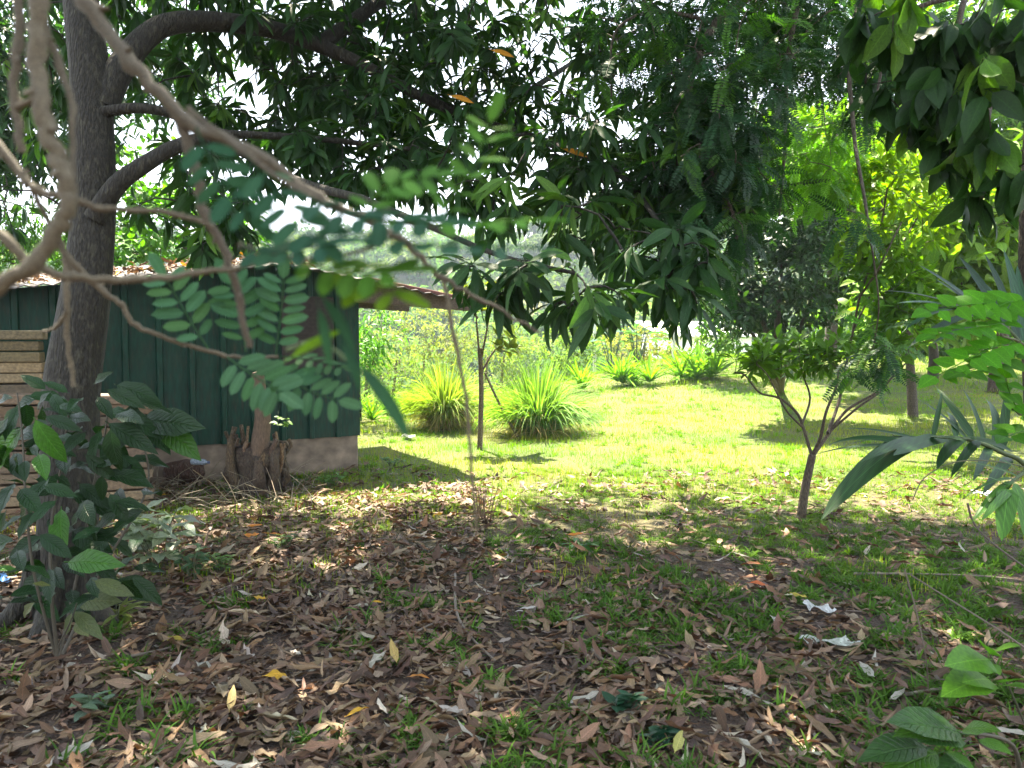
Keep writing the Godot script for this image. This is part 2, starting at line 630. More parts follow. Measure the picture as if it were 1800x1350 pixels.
func leafy_tree(called: String, label: String, category: String, base: Vector3, stems: Array, blobs: Array, shapes: Array, size: Array, tone: Color, mat: StandardMaterial3D, most := 0, bark := Color(0.13, 0.10, 0.08), clump := 22, droop := 0.35, group := "") -> Node3D:
	var o := thing(called, label, category, base, 0.0, group)
	var inv := o.transform.affine_inverse()
	var spots := []
	var centres := []
	for b in blobs:
		var nb: Array = b.duplicate()
		nb[6] = maxi(3, int(b[6] / clump))
		var cc := at(b[0], b[1], b[2])
		for p in blob_points(nb):
			centres.append(p)
			var out: Vector3 = ((p - cc) / Vector3(b[3], b[4], b[5])).normalized()
			var tint := vary(tone, 0.22)
			var rad: float = size[1] * rf(1.1, 2.0)
			for k in clump:
				var off := rdir() * rad * pow(R.randf(), 0.5)
				off.y *= 0.6
				var dir := (out * 0.6 + rdir() + Vector3.DOWN * droop).normalized()
				var nrm := (Vector3.UP + out * 0.4 + rdir() * 0.6).normalized()
				spots.append([fr(p + off, dir, nrm, rf(size[0], size[1])), shapes[R.randi() % shapes.size()], vary(tint, 0.12)])
	var wood := Soup.new()
	var limbs := []
	for s in stems:
		var pts := []
		for p in s[0]:
			pts.append(inv * p)
		limbs.append([curve(pts, 5), s[1], s[2]])
	var t2 := []
	for i in range(0, centres.size(), maxi(1, centres.size() / 90)):
		t2.append(inv * centres[i])
	grow(wood, limbs, t2, bark, 8, 0.008)
	part("trunk", wood.mesh(), M.bark, o)
	hang_leaves(o, spots, mat, most)
	return o


# ---------------------------------------------------------------- ground
func lawn_share(p: Vector3) -> float:   # 0 under the tree, among fallen leaves; 1 on the mown grass
	var d := -p.z + 0.9 * rough_noise.get_noise_2d(p.x * 4.0, p.z * 4.0) - 0.25 * p.x
	return smoothstep(4.6, 8.8, d)


func build_ground() -> void:
	var xs := []
	var zs := []
	for i in 141:
		var t := (i - 70) / 70.0
		xs.append(sign(t) * (14.0 * absf(t) + 236.0 * pow(absf(t), 4.0)))
	for i in 150:
		var t := i / 149.0
		zs.append(12.0 - 45.0 * t - 367.0 * pow(t, 4.0))
	var s := Soup.new()
	var grid := []
	for z in zs:
		var row := []
		for x in xs:
			var p := on_ground(x, z)
			var e := 0.15
			var nn := Vector3(ground_height(x - e, z) - ground_height(x + e, z), 2.0 * e, ground_height(x, z - e) - ground_height(x, z + e)).normalized()
			var g := lawn_share(p)
			var dry := clampf(0.5 + 0.9 * rough_noise.get_noise_2d(x * 3.1, z * 3.1), 0.0, 1.0)
			var soil := Color(0.085, 0.048, 0.029).lerp(Color(0.12, 0.072, 0.045), dry)
			var turf := Color(0.10, 0.17, 0.012).lerp(Color(0.24, 0.23, 0.05), dry)
			row.append([p, nn, soil.lerp(turf, g)])
		grid.append(row)
	for j in zs.size() - 1:
		for i in xs.size() - 1:
			var a = grid[j][i]
			var b = grid[j][i + 1]
			var d = grid[j + 1][i + 1]
			var e = grid[j + 1][i]
			for q in [a, d, b, a, e, d]:
				s.vert(q[0], q[1], Vector2.ZERO, q[2])
	tag(part("ground", s.mesh(), M.soil, self), "brown soil and lawn that falls away to a wooded hill", "ground", "", "structure")


func in_shed(p: Vector3) -> bool:
	var q := p - gnd_corner
	return q.x * 0.876 - q.z * 0.483 < 0.03 and absf(q.x * 0.483 + q.z * 0.876 + 1.6) < 1.65


func build_grass() -> void:
	gnd_corner = gnd(630, 823)
	var patches := []
	for k in 5:
		var s := Soup.new()
		for i in 170:
			var o := Vector3(rf(-0.32, 0.32), 0, rf(-0.32, 0.32))
			var a := R.randf() * TAU
			var dir := Vector3(cos(a) * 0.55, 1.0, sin(a) * 0.55)
			var c := Color(1, 1, 1) * rf(0.7, 1.15)
			if R.randf() < 0.3:
				c = Color(1.5, 1.15, 0.95)
			s.add(T.turf[R.randi() % 6], fr(o, dir, Vector3(cos(a), 0.6, sin(a)), rf(0.028, 0.07)), c)
		patches.append(s.mesh())
	var places := [[], [], [], [], []]
	var tints := [[], [], [], [], []]
	var z := -5.0
	while z > -34.0:
		var step := 0.42 if z > -16.0 else 0.6
		var x := -9.0 if z > -9.0 else -7.0
		var x1 := minf(20.0, 5.0 - z * 0.72)
		while x < x1:
			var p := on_ground(x + rf(-0.2, 0.2), z + rf(-0.2, 0.2))
			if R.randf() < lawn_share(p) and not in_shed(p):
				var k := R.randi() % 5
				var sc := rf(0.85, 1.3) * step / 0.42
				places[k].append(Transform3D(Basis(Vector3.UP, R.randf() * TAU).scaled(Vector3(sc, sc * rf(0.7, 1.3), sc)), p))
				var dry := clampf(0.42 + 0.9 * rough_noise.get_noise_2d(p.x * 3.1, p.z * 3.1) + 0.25 * R.randfn(), 0.0, 1.0)
				dry *= 1.0 - 0.7 * smoothstep(13.0, 19.0, -p.z)
				tints[k].append(vary(Color(0.17, 0.32, 0.012).lerp(Color(0.34, 0.35, 0.05), dry), 0.12))
			x += step
		z -= step
	var lawn := thing("lawn_grass", "short sunlit yellow green lawn grass between shed and trees", "grass")
	stuff(lawn)
	for k in 5:
		stuff(copies("short_grass", patches[k], M.grass, places[k], tints[k], lawn))
	# taller tufts among the fallen leaves
	var tufts := []
	for k in 5:
		var s := Soup.new()
		for i in 16:
			var a := R.randf() * TAU
			var lean := rf(0.2, 1.3)
			s.add(T.tuft[R.randi() % 6], fr(Vector3(rf(-0.03, 0.03), 0, rf(-0.03, 0.03)), Vector3(cos(a) * lean, 1.0, sin(a) * lean), Vector3(cos(a) * -0.3, 0.8, sin(a) * -0.3), rf(0.05, 0.125)), vary(Color(1, 1, 1), 0.2))
		tufts.append(s.mesh())
	var tp := [[], [], [], [], []]
	var tt := [[], [], [], [], []]
	for i in 22000:
		var d := 1.0 + 8.6 * pow(R.randf(), 0.75)
		var x := rf(-0.75, 0.75) * d + rf(-1.6, 1.6) * R.randf()
		var p := on_ground(x, -d)
		var m := rough_noise.get_noise_2d(x * 14.0 + 50.0, d * 14.0) + 0.7 * rough_noise.get_noise_2d(x * 5.0, d * 5.0 + 90.0)
		var wish := -0.035 + 0.15 * clampf(x * 0.45 + 0.6, 0.0, 1.7) + 0.05 * smoothstep(3.4, 6.5, d)
		if x < -0.7 and d < 8.0:
			wish -= 0.09
		if m > 0.28 - wish * 1.7 - 0.06 * smoothstep(4.0, 6.0, d) + 0.13 * R.randfn() and R.randf() < 0.72:
			var k := R.randi() % 5
			var sc := rf(0.65, 1.35) * (1.0 - 0.4 * smoothstep(4.0, 7.5, d))
			tp[k].append(Transform3D(Basis(Vector3.UP, R.randf() * TAU).scaled(Vector3.ONE * sc), p))
			tt[k].append(vary(Color(0.085, 0.17, 0.03).lerp(Color(0.20, 0.27, 0.06), smoothstep(4.5, 8.5, d) * R.randf()), 0.2))
	for i in 2600:
		var d := rf(7.5, 19.0)
		var x := rf(-0.25, 0.62) * d
		var p := on_ground(x, -d)
		if in_shed(p) or rough_noise.get_noise_2d(x * 8.0 + 20.0, d * 8.0) < 0.12:
			continue
		var k := R.randi() % 5
		tp[k].append(Transform3D(Basis(Vector3.UP, R.randf() * TAU).scaled(Vector3.ONE * rf(0.6, 1.2)), p))
		tt[k].append(vary(Color(0.15, 0.33, 0.02), 0.2))
	var under := thing("shade_grass", "dark green grass tufts growing through the fallen leaves", "grass")
	stuff(under)
	for k in 5:
		stuff(copies("grass_tuft", tufts[k], M.grass, tp[k], tt[k], under))


func litter_tone() -> Color:
	var k := R.randf()
	var c := Color(0.245, 0.165, 0.105)
	if k < 0.3: c = Color(0.15, 0.085, 0.055)
	elif k < 0.45: c = Color(0.105, 0.066, 0.048)
	elif k < 0.62: c = Color(0.31, 0.225, 0.145)
	elif k < 0.7: c = Color(0.27, 0.15, 0.085)
	elif k < 0.73: c = Color(0.50, 0.45, 0.38)
	return vary(c, 0.18)


func build_litter() -> void:
	var n: int = T.dry.size()
	var spots := []
	while spots.size() < 27000:
		var d := 0.6 + 9.1 * pow(R.randf(), 0.85)
		var x := rf(-0.78, 0.78) * d + rf(-1.6, 1.6) * R.randf()
		var lim := 9.2 + (0.0 if x > -1.0 else 0.4)
		var m := rough_noise.get_noise_2d(x * 7.0, d * 7.0 + 33.0)
		var wish := 1.0 - smoothstep(2.9, 8.4, d + 0.8 * x + m * 2.4)
		wish = maxf(wish, 0.16 if d < lim else 0.0)
		if x < -0.2 and d < 8.4:
			wish = maxf(wish, 0.75 + m * 0.5)
		if R.randf() > wish * (0.75 + m * 0.9):
			continue
		var a := R.randf() * TAU
		var tilt := R.randfn() * 0.16
		var dir := Vector3(cos(a), tilt, sin(a))
		var nrm := Vector3(R.randfn() * 0.35, 1.0 if R.randf() < 0.6 else -1.0, R.randfn() * 0.35)
		var l := rf(0.085, 0.185) * (1.0 if R.randf() < 0.6 else rf(0.3, 0.7))
		var p := on_ground(x, -d, 0.012 + absf(R.randfn()) * 0.018 + maxf(0.0, -tilt) * l * 0.5)
		spots.append([fr(p, dir, nrm, l), R.randi() % n, litter_tone(), d / l])
	spots.sort_custom(func(a, b): return a[3] < b[3])
	var tones := []
	for i in 14:
		var m: StandardMaterial3D = M.dry.duplicate()
		m.vertex_color_use_as_albedo = false
		m.albedo_color = lin(litter_tone())
		tones.append(m)
	var places := []
	var tints := []
	for k in n:
		places.append([])
		tints.append([])
	var lone := 0
	for s in spots:
		var q := shown((s[0] as Transform3D).origin)
		if lone < 290 and q.x > 0 and q.x < 1800 and q.y < 1345:
			lone += 1
			tag(part("fallen_leaf", leaf_mesh(T.dry[s[1]]), tones[R.randi() % 14], self, s[0]), "dry curled brown leaf lying in the litter in front", "fallen leaf", "brown leaves fallen under the mango tree")
		else:
			places[s[1]].append(s[0])
			tints[s[1]].append(s[2])
	var o := thing("leaf_litter", "carpet of dry brown leaves on the shaded ground", "fallen leaves")
	stuff(o)
	for k in n:
		stuff(copies("dry_leaf", leaf_mesh(T.dry[k]), M.dry, places[k], tints[k], o))
	var chips := Soup.new()
	for i in 9000:
		var d := 2.3 + 6.6 * R.randf()
		var x := rf(-0.75, 0.7) * d
		if R.randf() < smoothstep(4.5, 8.6, d + 0.55 * x):
			continue
		chips.add(T.mass[R.randi() % 5], fr(on_ground(x, -d, rf(0.004, 0.02)), Vector3(R.randfn(), R.randfn() * 0.2, R.randfn()), Vector3(R.randfn() * 0.3, 1, R.randfn() * 0.3), rf(0.02, 0.06)), litter_tone() * 0.75)
	stuff(part("leaf_fragments", chips.mesh(), M.dry, o))
	# the ones with a colour of their own: photo pixel, length, turn, tone, words
	var yellow := Color(0.62, 0.36, 0.03)
	var orange := Color(0.60, 0.22, 0.03)
	for y in [
		[490, 1210, 0.13, 0.5, yellow, "orange yellow leaf standing on the litter left of the bottom centre"],
		[632, 1280, 0.12, 0.7, yellow, "bright yellow leaf lying near the bottom edge"],
		[692, 1172, 0.17, 1.9, Color(0.5, 0.36, 0.12), "pale yellow curled leaf beside the grass tufts in the middle"],
		[408, 1262, 0.15, 1.8, Color(0.55, 0.4, 0.16), "pale yellow and tan leaf in the heap of brown leaves"],
		[455, 1072, 0.11, 2.7, yellow, "orange leaf lying right of the low leafy weeds"],
		[300, 1148, 0.16, 2.9, Color(0.45, 0.36, 0.05), "olive yellow leaf in front of the dark shrub"],
		[448, 938, 0.13, 0.3, orange, "orange leaf, upper one of two near the weeds"],
		[443, 956, 0.12, 0.1, orange, "orange leaf, lower one of two near the weeds"],
		[290, 882, 0.13, 0.8, yellow, "orange yellow leaf in front of the plank stack"],
		[740, 1216, 0.11, 0.2, Color(0.5, 0.22, 0.05), "golden leaf with a brown edge, below the curled pale one"],
		[765, 916, 0.14, 2.9, yellow, "yellow leaf left of the dead twig bunch"],
		[1012, 955, 0.14, 0.3, orange, "orange leaf on the cut green leaves in the grass"],
		[1338, 1046, 0.16, 0.0, Color(0.55, 0.14, 0.04), "rusty red leaf on the grass left of the plastic scraps"],
		[1318, 1008, 0.15, 2.8, Color(0.4, 0.16, 0.06), "reddish brown leaf on the grass, above the rusty one"],
		[1400, 1065, 0.13, 2.4, Color(0.45, 0.38, 0.05), "olive yellow leaf next to the upper plastic scrap"],
		[1195, 1335, 0.15, 1.1, Color(0.46, 0.44, 0.12), "pale green yellow leaf at the bottom edge"],
		[663, 1080, 0.06, 0.3, yellow, "small yellow leaf among the grass tufts"],
		[830, 1082, 0.12, 0.2, Color(0.42, 0.21, 0.1), "light orange brown leaf near the stick in the middle"],
		[955, 1028, 0.14, 0.0, Color(0.35, 0.11, 0.05), "dark red leaf in the grass below the cut green leaves"],
		[930, 1060, 0.08, 0.9, Color(0.5, 0.3, 0.1), "small golden leaf below the dark red one"],
	]:
		var p: Vector3 = gnd(y[0], y[1]) + Vector3(0, 0.075, 0)
		var dir := Vector3(cos(y[3]), 0.25 * absf(sin(y[3])), -sin(y[3]))
		var m: StandardMaterial3D = M.dry.duplicate()
		m.vertex_color_use_as_albedo = false
		m.albedo_color = lin(y[4])
		tag(part("fallen_leaf", leaf_mesh(T.dry[R.randi() % n]), m, self, fr(p - dir * y[2] * 0.5, dir, Vector3(0.2, 1, 0.5), y[2])), y[5], "fallen leaf")
	# dead sticks
	var sticks := Soup.new()
	for i in 260:
		var d := 2.5 + 6.5 * R.randf()
		var p := on_ground(rf(-0.7, 0.6) * d, -d, 0.02)
		var a := R.randf() * TAU
		var l := rf(0.08, 0.3)
		var e := on_ground(p.x + cos(a) * l, p.z + sin(a) * l, rf(0.01, 0.05))
		sticks.tube([p, p.lerp(e, 0.5) + rdir() * l * 0.06, e], [0.004, 0.0035, 0.002], 4, vary(Color(0.24, 0.18, 0.13)))
	tag(part("twig_litter", sticks.mesh(), M.twig, self), "thin broken twigs scattered among the dry leaves", "twigs", "", "stuff")
	for k in [
		[[[655, 1165], [720, 1130], [770, 1105], [795, 1085]], 0.009, "straight grey stick lying in the grass left of centre"],
		[[[800, 1020], [802, 1085], [825, 1130], [870, 1175]], 0.010, "bent grey stick lying right of the straight one"],
		[[[1040, 1155], [1060, 1175], [1085, 1188]], 0.011, "short dark stick beside the brown leaf heap"],
		[[[1580, 1298], [1640, 1310], [1690, 1328]], 0.016, "thick tan stick behind the broad leaves at the bottom right"],
		[[[1500, 1018], [1600, 1020], [1720, 1022], [1790, 1030]], 0.009, "long dark stick lying across the grass at the right"],
		[[[1590, 1240], [1660, 1228], [1720, 1245]], 0.008, "tan stick lying under the small bright leaves"],
		[[[372, 1050], [385, 1080], [430, 1090], [500, 1105]], 0.007, "crooked thin twig beside the low leafy weeds"],
		[[[230, 1168], [300, 1150], [370, 1120]], 0.007, "thin dark stick in front of the dark shrub"],
	]:
		var pts := []
		for q in k[0]:
			pts.append(gnd(q[0], q[1]) + Vector3(0, 0.035, 0))
		pts = curve(pts, 4)
		var s := Soup.new()
		var o2: Vector3 = pts[0]
		for i in pts.size():
			pts[i] -= o2
		s.tube(pts, taper(pts.size(), k[1], k[1] * 0.6), 7, Color(0.26, 0.20, 0.15), 0.1)
		tag(part("stick", s.mesh(), M.twig, self, Transform3D(Basis(), o2)), k[2], "stick")


# ---------------------------------------------------------------- shed
func shed_top(x: float) -> float:
	return 2.50 + (x + 0.9) * 0.135 if x < -0.9 else 2.50 - (x + 0.9) * 0.165


func build_shed() -> void:
	var corner := gnd(630, 823)
	var shed := thing("shed", "low shed of dark green ribbed metal sheets on a concrete plinth", "shed", corner, deg_to_rad(28.9))
	var s := Soup.new()
	s.box(Transform3D(Basis(), Vector3(-3.3, 0.10, -1.6)), Vector3(6.6, 0.68, 3.2), Color.WHITE, 0.015)
	part("plinth", s.mesh(), M.concrete, shed)
	# wall sheets, each with three ribs
	var width := 0.99
	for wall in 2:
		for k in (6 if wall == 0 else 3):
			s = Soup.new()
			var prof := []
			for r in 3:
				var b := 0.33 * r
				prof.append_array([[b, 0.0], [b + 0.235, 0.0], [b + 0.25, 0.05], [b + 0.30, 0.05], [b + 0.315, 0.0]])
			prof.append([width - 0.002, 0.0])
			for i in prof.size() - 1:
				var p0: Array = prof[i]
				var p1: Array = prof[i + 1]
				var xa: float = -(k * width + p0[0]) + 0.02
				var xb: float = -(k * width + p1[0]) + 0.02
				var lo := 0.44 - 0.03
				if wall == 0:
					var za: float = 0.018 + p0[1] + (0.002 if k % 2 else 0.0)
					var zb: float = 0.018 + p1[1] + (0.002 if k % 2 else 0.0)
					s.quad(Vector3(xb, lo, zb), Vector3(xa, lo, za), Vector3(xa, shed_top(xa) - 0.03, za), Vector3(xb, shed_top(xb) - 0.03, zb), Color.WHITE)
				else:
					s.quad(Vector3(0.018 + p0[1], lo, xa), Vector3(0.018 + p1[1], lo, xb), Vector3(0.018 + p1[1], shed_top(0) - 0.03, xb), Vector3(0.018 + p0[1], shed_top(0) - 0.03, xa), Color.WHITE)
			part("wall_sheet", s.mesh(), M.sheet, shed)
	s = Soup.new()
	s.box(Transform3D(Basis(), Vector3(-5.96, 1.3, -1.6)), Vector3(0.05, 1.6, 3.1), Color.WHITE)
	s.box(Transform3D(Basis(), Vector3(-3.0, 1.35, -3.15)), Vector3(5.9, 1.75, 0.05), Color.WHITE)
	part("back_wall", s.mesh(), M.dark, shed)
	s = Soup.new()
	s.box(Transform3D(Basis(), Vector3(-0.62, 1.68, 0.075)), Vector3(0.62, 0.86, 0.03), Color.WHITE, 0.01)
	tag(part("board", s.mesh(), M.dark, shed), "dark brown board fixed on the green wall")
	# roof: ribbed sheets on both slopes, rising towards the back
	for side in 2:
		var n := 6 if side == 0 else 2
		for k in n:
			s = Soup.new()
			var x0 := -0.9 - k * 0.95 if side == 0 else -0.9 + k * 1.05
			var w := -0.97 if side == 0 else 1.07
			var z1 := 0.30 + 0.02 * (k % 3)
			for i in 12:
				var xa := x0 + w * i / 12.0
				var xb := x0 + w * (i + 1) / 12.0
				var ha := shed_top(xa) + 0.012 * cos(i * PI) + 0.004 * (k % 2)
				var hb := shed_top(xb) + 0.012 * cos((i + 1) * PI) + 0.004 * (k % 2)
				for th in [0.0, -0.012]:
					s.quad(Vector3(xa, ha + th - 0.11 * z1, z1), Vector3(xb, hb + th - 0.11 * z1, z1), Vector3(xb, hb + th + 0.36, -3.3), Vector3(xa, ha + th + 0.36, -3.3), Color.WHITE)
				s.quad(Vector3(xa, ha - 0.012 - 0.11 * z1, z1), Vector3(xb, hb - 0.012 - 0.11 * z1, z1), Vector3(xb, hb - 0.11 * z1, z1), Vector3(xa, ha - 0.11 * z1, z1), Color.WHITE)
			part("roof_sheet", s.mesh(), M.roof, shed)
	for b in [[Vector3(0.74, 2.11, 0.16), Vector3(1.62, 0.20, 0.07)], [Vector3(0.62, 2.12, -1.5), Vector3(1.3, 0.14, 0.07)]]:
		s = Soup.new()
		s.box(Transform3D(Basis(Vector3.BACK, -0.05), b[0]), b[1], Color(0.16, 0.11, 0.085), 0.006)
		part("beam", s.mesh(), M.timber, shed)
	s = Soup.new()
	s.box(Transform3D(Basis(Vector3.BACK, -0.16), Vector3(0.66, 2.235, 0.24)), Vector3(1.2, 0.05, 0.05), Color(0.3, 0.12, 0.1), 0.006)
	part("batten", s.mesh(), M.timber, shed)
	# fallen leaves that lie on the roof
	s = Soup.new()
	var xf := shed.transform
	for i in 700:
		var x := -5.6 + 5.0 * pow(R.randf(), 0.8)
		var z := 0.25 - 1.6 * pow(R.randf(), 1.5)
		var p := Vector3(x, shed_top(x) - z * 0.11 + 0.03 + absf(R.randfn()) * 0.02, z)
		var c := litter_tone()
		if R.randf() < 0.12:
			c = vary(Color(0.6, 0.42, 0.05))
		s.add(T.dry[R.randi() % T.dry.size()], fr(p, Vector3(R.randfn(), R.randfn() * 0.25, R.randfn()), Vector3(R.randfn() * 0.3, 1, R.randfn() * 0.3), rf(0.08, 0.2)), c)
	tag(part("roof_litter", s.mesh(), M.dry, self, xf), "dry brown and yellow leaves lying on the shed roof", "fallen leaves", "", "stuff")


func build_planks() -> void:
	var long_dir := Basis(Vector3.UP, deg_to_rad(24.0))
	var ord := ["topmost", "second", "third", "fourth", "fifth", "sixth", "seventh", "eighth", "ninth", "tenth", "eleventh", "twelfth", "thirteenth", "fourteenth", "fifteenth", "sixteenth", "seventeenth"]
	for st in 2:
		var front := at(78, 640, 7.2) if st == 0 else at(262, 740, 7.3)
		var lay := 0
		var high: float = at(40, 580, 7.2).y if st == 0 else at(220, 690, 7.3).y
		var ground := ground_height(front.x, front.z)
		var thick := (high - ground) / (17.0 if st == 0 else 11.0)
		var count := 17 if st == 0 else 11
		for k in count:
			var y := high - (k + 0.5) * thick
			var l := rf(1.45, 1.6) if st == 0 else rf(1.2, 1.3)
			var s := Soup.new()
			var tone := vary(Color(0.21, 0.16, 0.08), 0.28) if st == 0 else vary(Color(0.23, 0.155, 0.085), 0.28)
			var tilt := rf(-0.012, 0.012) - (0.02 if st == 1 else 0.0)
			s.box(Transform3D(), Vector3(l, thick * rf(0.80, 0.97), 0.34), tone, 0.008)
			var b := long_dir * Basis(Vector3.BACK, tilt) * Basis(Vector3.UP, rf(-0.02, 0.02))
			var o := front - long_dir.x * (l * 0.5 + rf(-0.04, 0.05)) - long_dir.z * (0.17 + rf(-0.02, 0.015))
			var m := part("plank", s.mesh(), M.timber, self, Transform3D(b, Vector3(o.x, y, o.z)))
			var what := "the tall pale stack at the left" if st == 0 else "the short stack beside the mango trunk"
			tag(m, "pale sawn plank, %s from the top of %s" % [ord[k], what] if k else "pale sawn plank, topmost of %s" % what, "plank", "stacked planks in front of the shed")


# ---------------------------------------------------------------- things close to the ground
func build_stump() -> void:
	var c := gnd(455, 868)
	var o := thing("tree_stump", "gnarled cut tree stump with many pollarded shoots by the shed", "tree stump", c)
	var col := Color(0.15, 0.105, 0.07)
	var s := Soup.new()
	s.tube([Vector3(0, -0.1, 0), Vector3(0, 0.06, 0), Vector3(0.01, 0.22, 0), Vector3(0.0, 0.38, 0), Vector3(0.01, 0.5, 0), Vector3(0, 0.53, 0)], [0.36, 0.30, 0.23, 0.27, 0.25, 0.06], 18, Color(0.085, 0.062, 0.044), 0.22, 3)
	part("bole", s.mesh(), M.bark, o)
	s = Soup.new()
	var st := []
	for q in [[455, 800], [462, 740], [457, 700], [453, 655]]:
		st.append(at(q[0], q[1], 7.95) - c)
	st = curve(st, 4)
	s.tube(st, taper(st.size(), 0.095, 0.065), 11, Color(0.19, 0.125, 0.075), 0.12, 5)
	part("stem", s.mesh(), M.wood, o)
	for i in 40:
		var a := i * 2.4 + rf(-0.6, 0.6)
		var r := 0.05 + 0.22 * sqrt(R.randf())
		var p := Vector3(cos(a) * r, rf(0.3, 0.48) - r * 0.3, sin(a) * r)
		var h := rf(0.05, 0.34) * (0.7 if absf(cos(a)) < 0.3 else 1.0)
		var tip := p + Vector3(cos(a) * h * rf(0.0, 0.7), h, sin(a) * h * rf(0.0, 0.5))
		s = Soup.new()
		var rr := rf(0.008, 0.026)
		var pts := curve([p, p.lerp(tip, 0.5) + rdir() * 0.03 + Vector3(cos(a), 0, sin(a)) * 0.03, tip], 3)
		s.tube(pts, taper(pts.size(), rr * 1.5, rr), 7, vary(col if R.randf() < 0.7 else Color(0.26, 0.18, 0.11), 0.25), 0.2, i)
		part("cut_shoot", s.mesh(), M.bark, o)
	for i in 9:
		var a := i * 0.7 + rf(-0.3, 0.3)
		var h := rf(0.12, 0.62) if i % 2 else rf(0.1, 0.3)
		s = Soup.new()
		var rr := rf(0.03, 0.055)
		s.tube(curve([Vector3(cos(a) * 0.16, rf(0.0, 0.12), sin(a) * 0.16), Vector3(cos(a) * 0.30, 0.12 + h * 0.35, sin(a) * 0.3), Vector3(cos(a) * rf(0.2, 0.33), 0.12 + h, sin(a) * 0.28)], 4), taper(9, rr * 1.6, rr * 0.7), 9, vary(col * 0.8, 0.2), 0.24, i * 3)
		part("knob", s.mesh(), M.bark, o)
	var sprout := thing("sprout", "small bright green leafy sprout on the right of the stump", "plant", at(488, 742, 7.8))
	var spots := []
	for i in 12:
		var a := R.randf() * TAU
		spots.append([fr(Vector3(rf(-0.05, 0.12), rf(-0.03, 0.06), rf(-0.03, 0.03)) + sprout.position, Vector3(cos(a), rf(-0.5, 0.3), sin(a)), Vector3(0, 1, 0.4), rf(0.05, 0.08)), T.ovate[i % 5], vary(Color(0.16, 0.34, 0.05))])
	hang_leaves(sprout, spots, M.leaf, 12)
	# straw and cut stalks round the foot
	s = Soup.new()
	for i in 240:
		var p := gnd(rf(230, 560), rf(840, 900)) + Vector3(0, rf(0.01, 0.06), 0)
		var d := Vector3(R.randfn(), absf(R.randfn()) * 0.45, R.randfn()).normalized() * rf(0.1, 0.5)
		s.tube([p, p + d * 0.5 + Vector3(0, 0.03, 0), p + d], [0.004, 0.0035, 0.002], 3, vary(Color(0.36, 0.29, 0.18), 0.3))
	tag(part("straw", s.mesh(), M.twig, self), "dry straw and cut stalks strewn before the shed plinth", "straw", "", "stuff")
	# red brown clods with a bottle
	var b := thing("rotten_log", "dark red brown rotten log end lying before the plinth", "log", gnd(318, 852))
	s = Soup.new()
	s.tube([Vector3(-0.16, 0.08, 0.02), Vector3(-0.1, 0.13, 0), Vector3(0.05, 0.14, 0), Vector3(0.2, 0.11, -0.02), Vector3(0.24, 0.09, -0.02)], [0.06, 0.15, 0.165, 0.13, 0.05], 14, Color(0.10, 0.045, 0.03), 0.2, 2)
	part("wood", s.mesh(), M.bark, b)
	var bt := thing("bottle", "clear plastic bottle lying beside the rotten log", "bottle", at(352, 812, 8.0))
	var pm: StandardMaterial3D = M.plastic.duplicate()
	pm.albedo_color = Color(0.75, 0.8, 0.86)
	pm.roughness = 0.12
	s = Soup.new()
	var bp := []
	for z in [-0.10, -0.095, -0.03, 0.0, 0.03, 0.06, 0.075, 0.09]:
		bp.append(Vector3(z, 0, z * 0.3))
	s.tube(bp, [0.012, 0.032, 0.034, 0.030, 0.034, 0.028, 0.013, 0.012], 14, Color.WHITE)
	part("body", s.mesh(), pm, bt)
	s = Soup.new()
	s.tube([Vector3(0.09, 0, 0.027), Vector3(0.105, 0, 0.0315)], [0.0145, 0.0145], 12, Color(0.25, 0.3, 0.5))
	part("cap", s.mesh(), M.plastic, bt)


func scrap(px: float, py: float, w: float, l: float, tone: Color, label: String) -> void:
	var s := Soup.new()
	var n := 9
	var f := FastNoiseLite.new()
	f.seed = int(px)
	var g := []
	for j in n:
		var row := []
		for i in n:
			var a := (i / 8.0 - 0.5)
			var b := (j / 8.0 - 0.5)
			var cut := 1.0 - 0.3 * absf(f.get_noise_2d(i * 14.0, j * 14.0))
			row.append(Vector3(a * l * cut, 0.05 + 0.03 * f.get_noise_2d(i * 12.0, j * 16.0) + 0.012 * sin(i * 1.1 + j * 0.7), b * w * cut + 0.05 * sin(a * 5.0)))
		g.append(row)
	for j in n - 1:
		for i in n - 1:
			s.quad(g[j][i], g[j][i + 1], g[j + 1][i + 1], g[j + 1][i], tone)
	tag(part("plastic_scrap", s.mesh(), M.plastic, self, Transform3D(Basis(Vector3.UP, rf(-0.4, 0.4)), gnd(px, py))), label, "litter")


func build_scraps() -> void:
	scrap(1440, 1086, 0.10, 0.13, Color.WHITE, "crumpled white plastic scrap, upper of two on the grass")
	scrap(1458, 1146, 0.10, 0.26, Color(0.8, 0.85, 0.75), "long crumpled translucent plastic scrap, lower of two on the grass")
	scrap(8, 1030, 0.10, 0.14, Color(0.12, 0.35, 0.8), "blue plastic scrap at the left edge under the shrub")
	scrap(1728, 876, 0.16, 0.2, Color.WHITE, "white scrap on the sunlit grass behind the palm")
	scrap(718, 772, 0.16, 0.26, Color(0.7, 0.72, 0.7), "pale scrap on the grass right of the shed corner")


